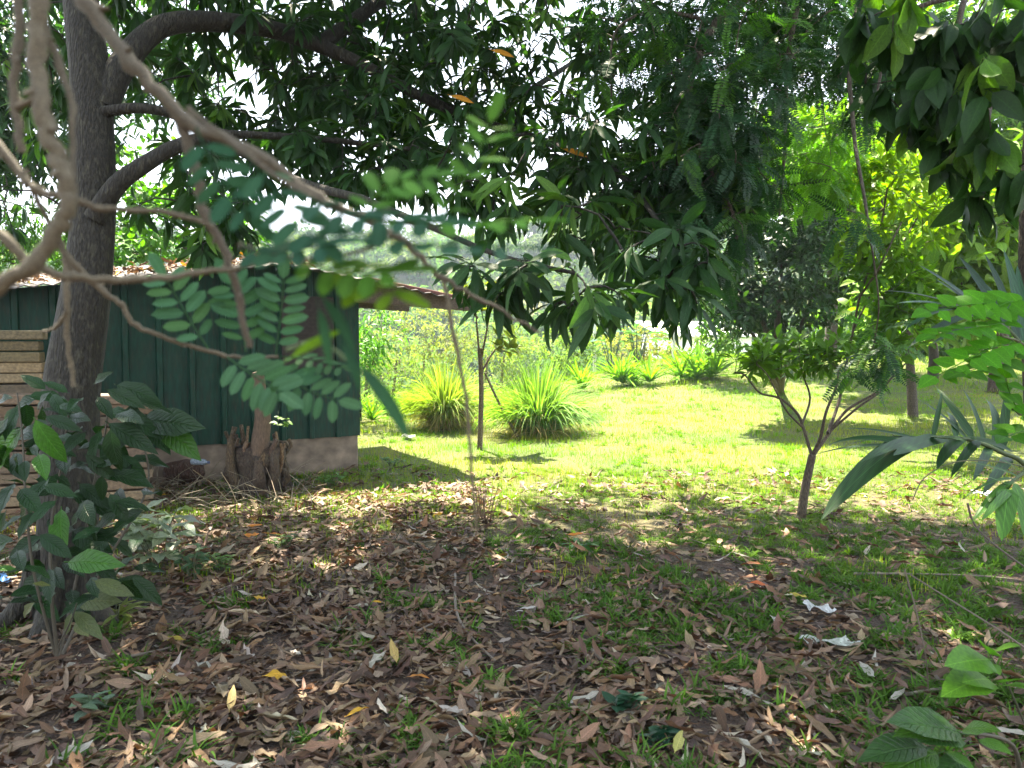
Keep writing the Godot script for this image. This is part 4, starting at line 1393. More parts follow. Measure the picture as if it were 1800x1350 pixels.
# ---------------------------------------------------------------- big trees
func build_mango() -> void:
	var base := gnd(118, 1090)
	var o := thing("mango_tree", "large dark mango tree with thick trunk at the left and spreading canopy", "tree", base)
	var bark := Color(0.026, 0.020, 0.013)
	var d0 := shown(base).z
	var lines := [
		[[[110, 1110, d0], [116, 1060, d0], [120, 960, d0], [122, 800, d0 + 0.05], [130, 650, d0 + 0.1], [156, 480, d0 + 0.15], [165, 350, d0 + 0.2], [162, 180, d0 + 0.25], [143, 0, d0 + 0.35], [130, -180, d0 + 0.6], [180, -420, d0 + 1.2]], 0.188, 0.08],
		[[[178, 190, d0 + 0.25], [210, 120, d0 + 0.35], [260, 62, d0 + 0.5], [310, 40, d0 + 0.6], [400, 40, d0 + 0.8], [480, 52, d0 + 1.0], [560, 80, d0 + 1.2], [640, 115, d0 + 1.3], [740, 170, d0 + 1.4], [850, 215, d0 + 1.4], [960, 250, d0 + 1.3]], 0.088, 0.028],
		[[[180, 197, d0 + 0.2], [240, 190, d0 + 0.2], [300, 200, d0 + 0.3], [380, 232, d0 + 0.4], [470, 238, d0 + 0.6], [600, 248, d0 + 0.9], [720, 262, d0 + 0.9]], 0.036, 0.016],
		[[[165, 385, d0 + 0.1], [205, 325, d0 + 0.1], [250, 292, d0 + 0.15], [310, 258, d0 + 0.2], [370, 245, d0 + 0.3], [430, 268, d0 + 0.3], [520, 318, d0 + 0.2], [640, 350, d0 - 0.2]], 0.062, 0.022],
		[[[640, 350, d0 - 0.2], [760, 400, d0 - 0.6], [880, 450, d0 - 0.9], [1010, 480, d0 - 1.2]], 0.020, 0.008],
		[[[960, 250, d0 + 1.3], [1080, 300, d0 + 0.7], [1150, 380, d0 + 0.1], [1185, 450, d0 - 0.6]], 0.026, 0.010],
		[[[560, 80, d0 + 1.2], [760, -60, d0 + 2.0], [950, -180, d0 + 3.2], [1150, -220, d0 + 4.2]], 0.055, 0.018],
		[[[850, 215, d0 + 1.4], [960, 140, d0 + 2.4], [1060, 80, d0 + 4.0], [1150, 40, d0 + 5.4]], 0.034, 0.012],
		[[[180, -420, d0 + 1.2], [420, -520, d0 + 2.4], [700, -420, d0 + 3.8]], 0.08, 0.02],
		[[[180, -420, d0 + 1.2], [420, -560, d0 + 0.4], [760, -640, d0], [1150, -620, d0], [1450, -560, d0 + 0.3]], 0.06, 0.015],
		[[[180, -420, d0 + 1.2], [300, -900, d0 - 0.6], [700, -1900, 2.2], [900, -3400, 1.0]], 0.07, 0.05],
		[[[143, 0, d0 + 0.35], [60, -120, d0 + 0.9], [-80, -220, d0 + 1.8]], 0.06, 0.02],
	]
	var wood := Soup.new()
	var limbs := []
	for l in lines:
		var pts := []
		for p in along_pixels(l[0]):
			pts.append(p - base)
		pts = curve(pts, 4)
		limbs.append([pts, l[1], l[2]])
	# root flare
	for k in 6:
		var a := k * 1.05 + 0.4
		wood.tube(curve([Vector3(cos(a) * 0.12, 0.5, sin(a) * 0.12), Vector3(cos(a) * 0.2, 0.16, sin(a) * 0.2), Vector3(cos(a) * 0.42, -0.05, sin(a) * 0.42)], 3), taper(7, 0.07, 0.05), 8, bark, 0.1, k)
	var targets := []
	var hanging := []
	for b in [
		[400, 20, 5.6, 0.75, 0.28, 0.8, 36], [650, 20, 6.2, 0.9, 0.45, 1.0, 64], [330, 165, 5.7, 0.38, 0.35, 0.6, 16], [600, 285, 5.7, 0.8, 0.32, 0.7, 40], [500, 130, 6.4, 0.45, 0.4, 0.5, 12], [580, 150, 6.0, 0.5, 0.4, 0.5, 30], [650, 240, 5.8, 0.5, 0.4, 0.5, 26], [480, 230, 6.2, 0.35, 0.25, 0.3, 14], [540, 60, 6.8, 0.7, 0.4, 0.5, 26], [720, 90, 7.2, 0.9, 0.6, 0.6, 40], [60, 120, 6.0, 0.6, 0.7, 0.4, 24], [420, 250, 6.0, 0.5, 0.3, 0.5, 14], [240, 60, 6.2, 0.4, 0.4, 0.5, 16],
		[760, 190, 6.0, 0.75, 0.65, 1.0, 70], [900, 120, 6.2, 1.0, 0.9, 1.0, 78], [1090, 180, 6.0, 0.9, 0.9, 1.0, 88], [1010, 330, 5.0, 0.95, 0.42, 0.8, 62],
		[1180, 380, 5.2, 0.55, 0.7, 0.7, 75], [830, 290, 5.2, 0.7, 0.26, 0.7, 26], [390, 395, 5.0, 0.38, 0.22, 0.3, 12], [320, 330, 5.6, 0.4, 0.35, 0.5, 14],
		[680, 320, 5.3, 0.5, 0.2, 0.5, 12], [1250, 60, 7.0, 1.0, 0.8, 1.0, 80], [60, 330, 5.8, 0.5, 0.5, 0.4, 8],
		[500, -330, 7.5, 2.3, 1.0, 1.6, 150], [900, -260, 9.0, 2.2, 1.0, 1.8, 120], [150, -250, 7.0, 2.0, 0.9, 1.5, 120], [980, 40, 10.2, 1.9, 0.8, 1.0, 40], [420, -190, 9.5, 2.4, 0.8, 1.0, 60],
		[150, -480, 4.6, 1.2, 0.7, 1.2, 70], [620, -560, 4.4, 1.3, 0.6, 1.3, 90], [1100, -560, 4.4, 1.2, 0.6, 1.3, 90], [1500, -520, 4.8, 1.1, 0.6, 1.3, 70], [800, -330, 6.2, 2.4, 0.6, 0.9, 110], [1300, -430, 5.6, 1.2, 0.6, 0.9, 50], [600, -1100, 2.8, 1.6, 0.5, 1.0, 60], [1300, -1100, 2.8, 1.4, 0.5, 1.0, 55],
	]:
		for p in blob_points(b):
			targets.append(p - base)
	for b in [[1030, 510, 3.25, 0.26, 0.13, 0.25, 9], [1160, 450, 3.5, 0.26, 0.24, 0.3, 13], [840, 490, 3.3, 0.24, 0.13, 0.2, 7], [1190, 520, 3.4, 0.10, 0.10, 0.2, 4], [930, 470, 3.4, 0.2, 0.12, 0.2, 4], [1000, 400, 4.0, 0.45, 0.2, 0.4, 9]]:
		for p in blob_points(b):
			hanging.append(p - base)
	for b in [[Vector3(-1.5, 4.6, 0.2), Vector3(2.6, 0.9, 1.6), 90], [Vector3(1.6, 4.9, -0.4), Vector3(2.4, 0.9, 1.8), 90], [Vector3(0.0, 4.2, 2.6), Vector3(3.6, 1.3, 1.2), 130], [Vector3(-4.5, 4.0, -1.5), Vector3(1.4, 1.2, 1.8), 60], [Vector3(0.3, 5.2, -2.6), Vector3(3.4, 0.7, 1.2), 150], [Vector3(-0.6, 4.4, -2.0), Vector3(1.3, 0.5, 0.7), 60],
		[Vector3(0.0, 2.6, 4.2), Vector3(5.5, 1.9, 1.0), 330], [Vector3(-5.8, 2.6, 1.2), Vector3(1.0, 2.0, 2.6), 130]]:
		for k in b[2]:
			targets.append(b[0] + rdir() * pow(R.randf(), 0.4) * b[1] - base)
	var ends := grow(wood, limbs, targets + hanging, bark, 12, 0.006)
	part("trunk", wood.mesh(), M.bark, o)
	var spots := []
	for e in ends:
		var p: Vector3 = e[0] + base
		var near := shown(p).z < 4.1
		var tone := Color(0.045, 0.115, 0.035)
		if R.randf() < 0.10:
			tone = Color(0.12, 0.26, 0.04)
		whorl(spots, [p, (e[1] + Vector3.DOWN * (0.5 if near else 0.2)).normalized()], T.mango, R.randi_range(6, 9) if near else R.randi_range(9, 14), [0.12, 0.225] if not near else [0.15, 0.225], 0.55 if not near else 0.5, tone)
	for k in 2300:   # the crown above the frame
		var c := Vector3(rf(-6.5, 4.4), rf(6.3, 8.0), -rf(3.9, 10.6))
		c.z -= 0.8 * rough_noise.get_noise_2d(c.x * 5.0, 7.0)
		if c.x > 2.6 and c.z < -9.0 + (c.x - 2.6) * 0.7:
			continue
		whorl(spots, [c, rdir()], T.thin, 13, [0.22, 0.34], 0.3, Color(0.045, 0.115, 0.03))
	hang_leaves(o, spots, M.leaf, 300)
	# the few leaves that have turned orange
	for q in [[792, 168, 4.6], [864, 88, 4.7], [990, 262, 4.5]]:
		var p := at(q[0], q[1], q[2])
		var m: StandardMaterial3D = M.leaf.duplicate()
		m.vertex_color_use_as_albedo = false
		m.albedo_color = lin(Color(0.75, 0.33, 0.02))
		part("leaf", leaf_mesh(T.mango[1]), m, o, Transform3D(Basis(), -base) * fr(p, Vector3(1, -0.3, 0.2), Vector3(0, 0.5, 1), 0.15)).set_meta("label", "orange withered mango leaf")


func build_feather_tree() -> void:
	var foot := on_ground(5.6, -6.2)
	var o := thing("feather_leaf_tree", "tree with long drooping twigs of fine feathered leaves at the upper right", "tree", foot)
	var bark := Color(0.12, 0.10, 0.075)
	var wood := Soup.new()
	var limbs := []
	for l in [
		[[foot, foot + Vector3(-0.1, 2.5, 0.1), foot + Vector3(-0.3, 5.0, 0.3), at(1900, -360, 6.0)], 0.16, 0.07],
		[[at(1900, -360, 6.0), at(1600, -180, 5.6), at(1420, -70, 5.2), at(1260, 40, 5.0), at(1205, 180, 4.9), at(1190, 300, 4.8)], 0.06, 0.010],
		[[at(1420, -70, 5.2), at(1385, 100, 5.1), at(1380, 250, 5.0), at(1370, 380, 5.0)], 0.022, 0.007],
		[[at(1600, -180, 5.6), at(1500, 40, 5.3), at(1500, 220, 5.0), at(1520, 350, 4.7), at(1535, 450, 4.6)], 0.022, 0.006],
		[[at(1260, 40, 5.0), at(1150, 20, 5.0), at(1080, 60, 5.0), at(1075, 170, 5.0)], 0.014, 0.006],
		[[at(1205, 180, 4.9), at(1250, 300, 4.7), at(1290, 380, 4.7), at(1300, 470, 4.7)], 0.012, 0.005],
		[[at(1535, 450, 4.6), at(1545, 540, 4.7), at(1535, 610, 4.9)], 0.006, 0.004],
	]:
		var pts := []
		for p in l[0]:
			pts.append(p - foot)
		limbs.append([curve(pts, 5), l[1], l[2]])
	var targets := []
	for b in [[1430, 290, 7.6, 0.6, 0.4, 0.4, 60], [1290, 130, 4.7, 0.42, 0.42, 0.5, 85], [1220, 290, 4.7, 0.32, 0.5, 0.5, 85], [1310, 300, 4.9, 0.28, 0.36, 0.4, 50], [1450, 50, 5.5, 0.5, 0.35, 0.6, 60], [1330, 20, 5.2, 0.6, 0.3, 0.5, 60], [1130, 80, 5.0, 0.4, 0.4, 0.4, 40], [1530, 150, 5.3, 0.3, 0.35, 0.4, 30], [1490, 400, 4.5, 0.08, 0.15, 0.2, 3], [1535, 620, 4.9, 0.16, 0.18, 0.15, 10], [1270, 430, 4.7, 0.16, 0.2, 0.3, 12], [1600, 60, 5.2, 0.4, 0.3, 0.4, 16]]:
		for p in blob_points(b):
			targets.append(p - foot)
	var ends := grow(wood, limbs, targets, bark, 8, 0.004)
	part("trunk", wood.mesh(), M.bark, o)
	var spots := []
	for e in ends:
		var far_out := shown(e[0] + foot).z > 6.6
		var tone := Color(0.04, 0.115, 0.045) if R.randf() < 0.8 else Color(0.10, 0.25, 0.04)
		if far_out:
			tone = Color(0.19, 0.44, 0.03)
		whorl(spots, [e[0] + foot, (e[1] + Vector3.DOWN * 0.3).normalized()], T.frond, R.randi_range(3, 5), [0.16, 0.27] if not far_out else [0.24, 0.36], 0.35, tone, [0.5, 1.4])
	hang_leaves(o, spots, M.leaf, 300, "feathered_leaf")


func build_broadleaf() -> void:
	var foot := gnd(1830, 1060)
	var o := thing("broad_leaf_tree", "slender tree at the right edge with large dark hanging leaves", "tree", foot)
	var bark := Color(0.075, 0.06, 0.045)
	var dz := shown(foot).z
	var wood := Soup.new()
	var limbs := []
	for l in [
		[[foot - Vector3(0, 0.1, 0), at(1825, 850, dz), at(1812, 640, dz), at(1806, 430, dz), at(1815, 200, dz), at(1830, -60, dz + 0.1), at(1850, -300, dz + 0.3)], 0.06, 0.035],
		[[at(1830, -60, dz + 0.1), at(1760, -60, dz - 0.5), at(1700, -10, dz - 0.9), at(1680, 100, dz - 1.0), at(1690, 200, dz - 1.0)], 0.024, 0.008],
		[[at(1815, 200, dz), at(1780, 130, dz - 0.4), at(1745, 170, dz - 0.7), at(1735, 260, dz - 0.8), at(1745, 330, dz - 0.8)], 0.018, 0.007],
		[[at(1700, -10, dz - 0.9), at(1600, 20, dz - 0.9), at(1560, 90, dz - 0.8), at(1540, 170, dz - 0.8)], 0.014, 0.006],
		[[at(1760, -60, dz - 0.5), at(1620, -110, dz - 0.4), at(1480, -60, dz - 0.2)], 0.016, 0.008],
	]:
		var pts := []
		for p in l[0]:
			pts.append(p - foot)
		limbs.append([curve(pts, 5), l[1], l[2]])
	var targets := []
	for b in [[1680, 60, 3.1, 0.28, 0.22, 0.3, 17], [1740, 200, 3.0, 0.18, 0.25, 0.3, 16], [1760, 300, 3.0, 0.12, 0.16, 0.25, 7], [1600, 100, 3.2, 0.22, 0.2, 0.3, 12], [1540, 50, 3.3, 0.2, 0.16, 0.3, 7], [1640, 160, 3.1, 0.14, 0.13, 0.25, 7], [1790, 90, 3.1, 0.1, 0.3, 0.3, 9]]:
		for p in blob_points(b):
			targets.append(p - foot)
	for k in 80:
		targets.append(Vector3(4.2, 2.7, -2.0) + rdir() * pow(R.randf(), 0.4) * Vector3(1.0, 1.6, 2.0) - foot)
	for k in 70:
		targets.append(Vector3(2.9, 4.5, -2.6) + rdir() * pow(R.randf(), 0.4) * Vector3(1.7, 0.8, 1.7) - foot)
	var ends := grow(wood, limbs, targets, bark, 10, 0.004)
	part("trunk", wood.mesh(), M.bark, o)
	var spots := []
	for e in ends:
		whorl(spots, [e[0] + foot, (e[1] * 0.5 + Vector3.DOWN).normalized()], T.broad, R.randi_range(4, 6), [0.13, 0.21], 0.75, Color(0.03, 0.09, 0.02) if R.randf() < 0.88 else Color(0.12, 0.27, 0.03), [0.3, 1.2], 0.5)
	hang_leaves(o, spots, M.leaf, 300)


func build_small_tree() -> void:
	var foot := gnd(1409, 912)
	var o := thing("small_tree", "small forked tree with leaf whorls and a sunlit yellow green top on the lawn", "tree", foot)
	var d := shown(foot).z
	var bark := Color(0.10, 0.075, 0.052)
	var wood := Soup.new()
	var limbs := []
	for l in [
		[[[1408, 918, 0], [1411, 890, 0], [1417, 850, 0], [1428, 800, 0]], 0.045, 0.034],
		[[[1428, 805, 0], [1412, 752, 0.1], [1400, 725, 0.1], [1370, 700, 0.1], [1335, 690, 0.1], [1310, 660, 0.1], [1292, 655, 0.1]], 0.016, 0.006],
		[[[1412, 752, 0.1], [1385, 725, -0.1], [1365, 690, -0.2], [1350, 660, -0.2], [1330, 640, -0.2]], 0.011, 0.005],
		[[[1428, 800, 0], [1442, 770, -0.1], [1452, 725, -0.2], [1470, 680, -0.2], [1474, 650, -0.2]], 0.017, 0.008],
		[[[1430, 800, 0], [1462, 755, 0.15], [1490, 720, 0.2], [1540, 690, 0.2], [1570, 660, 0.2], [1600, 610, 0.2]], 0.018, 0.006],
		[[[1462, 755, 0.15], [1510, 715, 0], [1545, 690, 0], [1580, 650, 0], [1615, 620, 0]], 0.012, 0.006],
		[[[1455, 762, 0.1], [1475, 705, 0.4], [1488, 640, 0.5], [1500, 580, 0.5], [1512, 520, 0.4], [1532, 460, 0.4], [1548, 400, 0.4], [1560, 330, 0.4]], 0.016, 0.008],
		[[[1500, 580, 0.5], [1535, 510, 0.6], [1580, 440, 0.6], [1620, 370, 0.6]], 0.010, 0.006],
		[[[1512, 520, 0.4], [1540, 480, 0.2], [1560, 440, 0.1], [1585, 390, 0.1]], 0.012, 0.007],
		[[[1410, 745, 0.1], [1424, 700, 0.3], [1410, 655, 0.4], [1400, 610, 0.4]], 0.012, 0.006],
	]:
		var pts := []
		for q in l[0]:
			pts.append(at(q[0], q[1], d + q[2]) - foot)
		limbs.append([curve(pts, 5), l[1], l[2]])
	var targets := []
	for b in [[1340, 630, 7.1, 0.3, 0.18, 0.3, 26], [1400, 620, 7.3, 0.25, 0.22, 0.3, 26], [1470, 620, 7.0, 0.22, 0.22, 0.3, 20], [1595, 560, 7.2, 0.34, 0.28, 0.3, 44], [1560, 480, 7.4, 0.36, 0.3, 0.3, 36], [1600, 350, 7.5, 0.6, 0.5, 0.5, 72], [1570, 290, 7.4, 0.4, 0.25, 0.4, 24], [1500, 430, 7.4, 0.24, 0.25, 0.3, 20], [1540, 610, 7.1, 0.34, 0.15, 0.3, 20]]:
		for p in blob_points(b):
			targets.append(p - foot)
	var ends := grow(wood, limbs, targets, bark, 9, 0.0045)
	part("trunk", wood.mesh(), M.bark, o)
	var spots := []
	for e in ends:
		var p: Vector3 = e[0] + foot
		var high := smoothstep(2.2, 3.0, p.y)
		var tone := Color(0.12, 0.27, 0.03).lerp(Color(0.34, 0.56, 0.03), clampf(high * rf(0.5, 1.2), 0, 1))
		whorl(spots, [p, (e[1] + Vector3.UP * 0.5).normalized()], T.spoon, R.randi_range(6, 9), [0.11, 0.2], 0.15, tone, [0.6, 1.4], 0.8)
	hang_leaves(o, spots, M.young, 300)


func palm_frond(called: String, label: String, spine: Array, blades: Array, tone: Color) -> void:
	var a := on_ground(2.75, -3.35)
	var o := thing(called, label, "palm leaf", a)
	var pts := [Vector3.ZERO, (at(spine[0][0], spine[0][1], spine[0][2]) - a) * Vector3(0.45, 0.6, 0.45)]
	for p in along_pixels(spine):
		pts.append(p - a)
	pts = curve(pts, 5)
	var s := Soup.new()
	s.tube(pts, taper(pts.size(), 0.013, 0.004), 7, Color(0.11, 0.16, 0.05))
	part("midrib", s.mesh(), M.twig, o)
	var tones := []
	for k in 3:
		var t: StandardMaterial3D = M.palm.duplicate()
		t.vertex_color_use_as_albedo = false
		t.albedo_color = lin(vary(tone, 0.15))
		tones.append(t)
	for b in blades:
		var p := at(b[0], b[1], b[2]) - a
		var q := at(b[3], b[4], b[5]) - a
		var xf := fr(p, q - p + Vector3(0, 0.08, 0), Vector3(rf(-0.3, 0.3), 1, rf(0.1, 0.6)), p.distance_to(q) * 1.08)
		xf.basis.x *= 1.25 * (b[6] if b.size() > 6 else 1.0)
		part("leaflet", leaf_mesh(T.strip[R.randi() % 5]), tones[R.randi() % 3], o, xf)


func build_palm() -> void:
	var dark := Color(0.035, 0.10, 0.04)
	palm_frond("palm_frond", "arching dark palm frond with wide leaflets reaching over the sunlit lawn", [[1812, 830, 3.2], [1760, 795, 3.15], [1700, 772, 3.1], [1630, 770, 3.0], [1580, 785, 2.95], [1540, 815, 2.9]], [
		[1600, 776, 3.0, 1470, 880, 2.75, 1.5], [1612, 772, 3.0, 1530, 828, 2.8, 1.2], [1590, 780, 2.95, 1448, 782, 3.1], [1580, 784, 2.95, 1442, 816, 3.0], [1610, 772, 3.0, 1480, 772, 3.2, 0.9], [1620, 770, 3.0, 1500, 800, 3.1, 1.2],
		[1640, 770, 3.05, 1660, 700, 3.2, 0.8], [1680, 770, 3.1, 1672, 715, 3.3, 0.9], [1700, 772, 3.1, 1610, 712, 3.3, 0.9], [1710, 772, 3.1, 1640, 690, 3.3], [1730, 780, 3.15, 1700, 690, 3.3], [1750, 790, 3.15, 1760, 690, 3.3, 1.1], [1760, 795, 3.15, 1775, 680, 3.3],
		[1660, 770, 3.05, 1585, 815, 2.8, 2.0], [1690, 772, 3.1, 1650, 835, 2.9, 1.6], [1720, 775, 3.1, 1680, 850, 2.95, 1.4], [1740, 786, 3.15, 1720, 860, 2.95, 1.2], [1775, 805, 3.2, 1740, 880, 3.0, 1.1], [1640, 770, 3.0, 1690, 800, 2.8, 2.0], [1670, 771, 3.0, 1740, 800, 2.85, 2.0], [1705, 772, 3.1, 1770, 815, 2.9, 1.8],
	], Color(0.035, 0.105, 0.028))
	palm_frond("palm_frond", "upright blue green palm frond fanning out behind the bright leaflets", [[1830, 660, 3.6], [1800, 610, 3.6], [1760, 570, 3.6], [1700, 545, 3.6], [1640, 540, 3.6]], [
		[1700, 545, 3.6, 1560, 520, 3.6], [1690, 545, 3.6, 1590, 545, 3.5], [1680, 544, 3.6, 1600, 575, 3.5], [1740, 560, 3.6, 1620, 475, 3.7], [1770, 580, 3.6, 1690, 455, 3.7], [1790, 600, 3.6, 1740, 450, 3.7], [1800, 615, 3.6, 1775, 440, 3.7], [1720, 552, 3.6, 1610, 610, 3.4], [1750, 568, 3.6, 1650, 610, 3.4], [1800, 610, 3.6, 1790, 470, 3.8], [1812, 630, 3.6, 1740, 500, 3.8], [1730, 556, 3.6, 1640, 500, 3.7],
	], Color(0.04, 0.11, 0.055))
	palm_frond("palm_frond", "small palm frond with narrow drooping curved leaflets at the right edge", [[1830, 800, 2.9], [1800, 830, 2.85], [1775, 850, 2.8], [1760, 872, 2.75]], [
		[1790, 838, 2.8, 1700, 838, 2.8, 0.7], [1785, 842, 2.8, 1702, 882, 2.75, 0.7], [1782, 846, 2.8, 1718, 915, 2.7, 0.8], [1778, 850, 2.8, 1728, 930, 2.7, 0.9], [1775, 855, 2.78, 1712, 862, 2.75, 0.6], [1772, 860, 2.75, 1765, 955, 2.65, 2.6], [1785, 850, 2.78, 1800, 945, 2.7, 2.0], [1776, 862, 2.75, 1738, 935, 2.65, 1.4], [1795, 830, 2.82, 1730, 820, 2.85, 0.7],
	], Color(0.10, 0.26, 0.03))


func build_right_sprays() -> void:
	var o := thing("paired_leaf_branch", "branch of bright green rounded paired leaflets in front of the palm frond", "branch")
	var g := Color(0.10, 0.34, 0.014)
	twig_tube(o, [[1860, 560, 2.7], [1800, 552, 2.6], [1740, 560, 2.55]], 0.006, 0.003, Color(0.13, 0.14, 0.07))
	twig_tube(o, [[1860, 640, 2.6], [1800, 605, 2.5], [1760, 590, 2.45]], 0.006, 0.003, Color(0.13, 0.14, 0.07))
	twig_tube(o, [[1860, 740, 2.5], [1810, 735, 2.45], [1780, 720, 2.4]], 0.006, 0.003, Color(0.13, 0.14, 0.07))
	var stalk := [on_ground(2.2, -2.75), Vector3(2.15, 0.8, -2.72), at(1860, 660, 2.65), at(1860, 560, 2.7)]
	var ss := Soup.new()
	stalk = curve(stalk, 5)
	ss.tube(stalk, taper(stalk.size(), 0.014, 0.006), 8, Color(0.12, 0.10, 0.06), 0.08)
	part("stem", ss.mesh(), M.bark, o)
	compound(o, along_pixels([[1795, 555, 2.6], [1750, 535, 2.55], [1700, 536, 2.5], [1635, 548, 2.45]]), 6, 0.075, g, M.young, 0.55, "ovate", true, 0.2)
	compound(o, along_pixels([[1790, 560, 2.6], [1740, 572, 2.5], [1690, 580, 2.45], [1640, 590, 2.4]]), 6, 0.075, g, M.young, 0.35, "ovate", true, 0.2)
	compound(o, along_pixels([[1800, 600, 2.5], [1755, 608, 2.45], [1705, 630, 2.4], [1645, 662, 2.35]]), 7, 0.075, g, M.young, 0.55, "ovate", true, 0.2)
	compound(o, along_pixels([[1805, 610, 2.5], [1770, 630, 2.45], [1730, 645, 2.4], [1690, 655, 2.35]]), 5, 0.08, g * 0.8, M.young, 0.4, "ovate", true, 0.2)
	compound(o, along_pixels([[1800, 545, 2.6], [1780, 530, 2.55], [1740, 545, 2.5]]), 3, 0.08, g, M.young, 0.6, "ovate", true, 0.2)
	compound(o, along_pixels([[1812, 735, 2.45], [1790, 720, 2.4], [1775, 690, 2.35], [1768, 665, 2.3]]), 4, 0.07, g * 0.8, M.young, 0.5, "ovate", true, 0.2)
	compound(o, along_pixels([[1815, 755, 2.45], [1790, 760, 2.4], [1770, 768, 2.35]]), 3, 0.07, g * 0.7, M.young, 0.5, "ovate", true, 0.2)
	# plants at the lower right corner
	var foot := gnd(1790, 1345)
	var c := thing("corner_shrub", "broad glossy green leaves of a low shrub at the lower right corner", "shrub", foot)
	var s := Soup.new()
	var pts := []
	for q in [[1795, 1370, 2.7], [1780, 1310, 2.6], [1720, 1290, 2.5], [1640, 1290, 2.4]]:
		pts.append(at(q[0], q[1], q[2]) - foot)
	s.tube(curve(pts, 4), taper(13, 0.009, 0.004), 7, Color(0.12, 0.10, 0.06))
	part("stem", s.mesh(), M.twig, c)
	var spots := []
	for q in [[1690, 1290, 1586, 1258, 0], [1680, 1285, 1600, 1272, 1], [1690, 1300, 1630, 1290, 0], [1630, 1315, 1535, 1312, 0], [1650, 1325, 1566, 1342, 1], [1640, 1330, 1590, 1372, 1], [1720, 1300, 1772, 1318, 1], [1700, 1330, 1650, 1362, 0], [1690, 1285, 1740, 1270, 1], [1660, 1320, 1710, 1345, 1]]:
		var a := at(q[0], q[1], 2.4)
		var b := at(q[2], q[3], 2.32)
		spots.append([fr(a, b - a, Vector3(0, 1, 0.35) + rdir() * 0.2, a.distance_to(b) * 1.15), T.broad[R.randi() % 6], vary(Color(0.045, 0.13, 0.03) if q[4] == 0 else Color(0.11, 0.27, 0.03), 0.15)])
	hang_leaves(c, spots, M.shrub, 40)
	foot = gnd(1800, 1270)
	c = thing("bright_seedling", "thin stem with small bright green leaves above the corner shrub", "plant", foot)
	s = Soup.new()
	pts = []
	for q in [[1800, 1270, 2.7], [1770, 1200, 2.55], [1735, 1140, 2.5], [1745, 1120, 2.5]]:
		pts.append(at(q[0], q[1], q[2]) - foot)
	s.tube(curve(pts, 4), taper(13, 0.004, 0.002), 6, Color(0.12, 0.12, 0.06))
	part("stem", s.mesh(), M.twig, c)
	spots = []
	for q in [[1740, 1160, 1678, 1158], [1740, 1150, 1735, 1132], [1745, 1145, 1785, 1132], [1730, 1165, 1755, 1180], [1735, 1192, 1668, 1208], [1740, 1195, 1705, 1190], [1760, 1200, 1800, 1190], [1765, 1205, 1810, 1205]]:
		var a := at(q[0], q[1], 2.5)
		var b := at(q[2], q[3], 2.42)
		spots.append([fr(a, b - a, Vector3(0, 1, 0.4) + rdir() * 0.2, a.distance_to(b) * 1.15), T.ovate[R.randi() % 5], vary(Color(0.15, 0.36, 0.03), 0.1)])
	hang_leaves(c, spots, M.leaf, 20)
	# trailing thin vine
	s = Soup.new()
	pts = along_pixels([[1478, 885, 3.4], [1484, 930, 3.4], [1510, 975, 3.4]])
	for k in 1:
		s.tube(curve(along_pixels([[1701, 885, 2.8], [1712, 920, 2.8], [1745, 955, 2.75], [1820, 1010, 2.7]]), 4), taper(13, 0.004, 0.003), 6, Color(0.16, 0.12, 0.09))
		s.tube(curve(along_pixels([[1604, 880, 2.9], [1625, 840, 2.9], [1680, 812, 2.9], [1760, 812, 2.9], [1830, 830, 2.9]]), 4), taper(17, 0.002, 0.003), 6, Color(0.2, 0.2, 0.1))
		s.tube(curve(along_pixels([[1600, 1010, 2.6], [1680, 1060, 2.5], [1760, 1110, 2.4], [1830, 1160, 2.35]]), 4), taper(13, 0.002, 0.003), 6, Color(0.2, 0.15, 0.11))
		s.tube(curve(along_pixels([[1590, 1000, 2.6], [1612, 1080, 2.6], [1628, 1160, 2.6], [1632, 1215, 2.7]]), 4), taper(13, 0.0025, 0.002), 6, Color(0.2, 0.15, 0.11))
	tag(part("bare_vine", s.mesh(), M.twig, self), "thin bare vine stems trailing at the lower right edge", "vine")


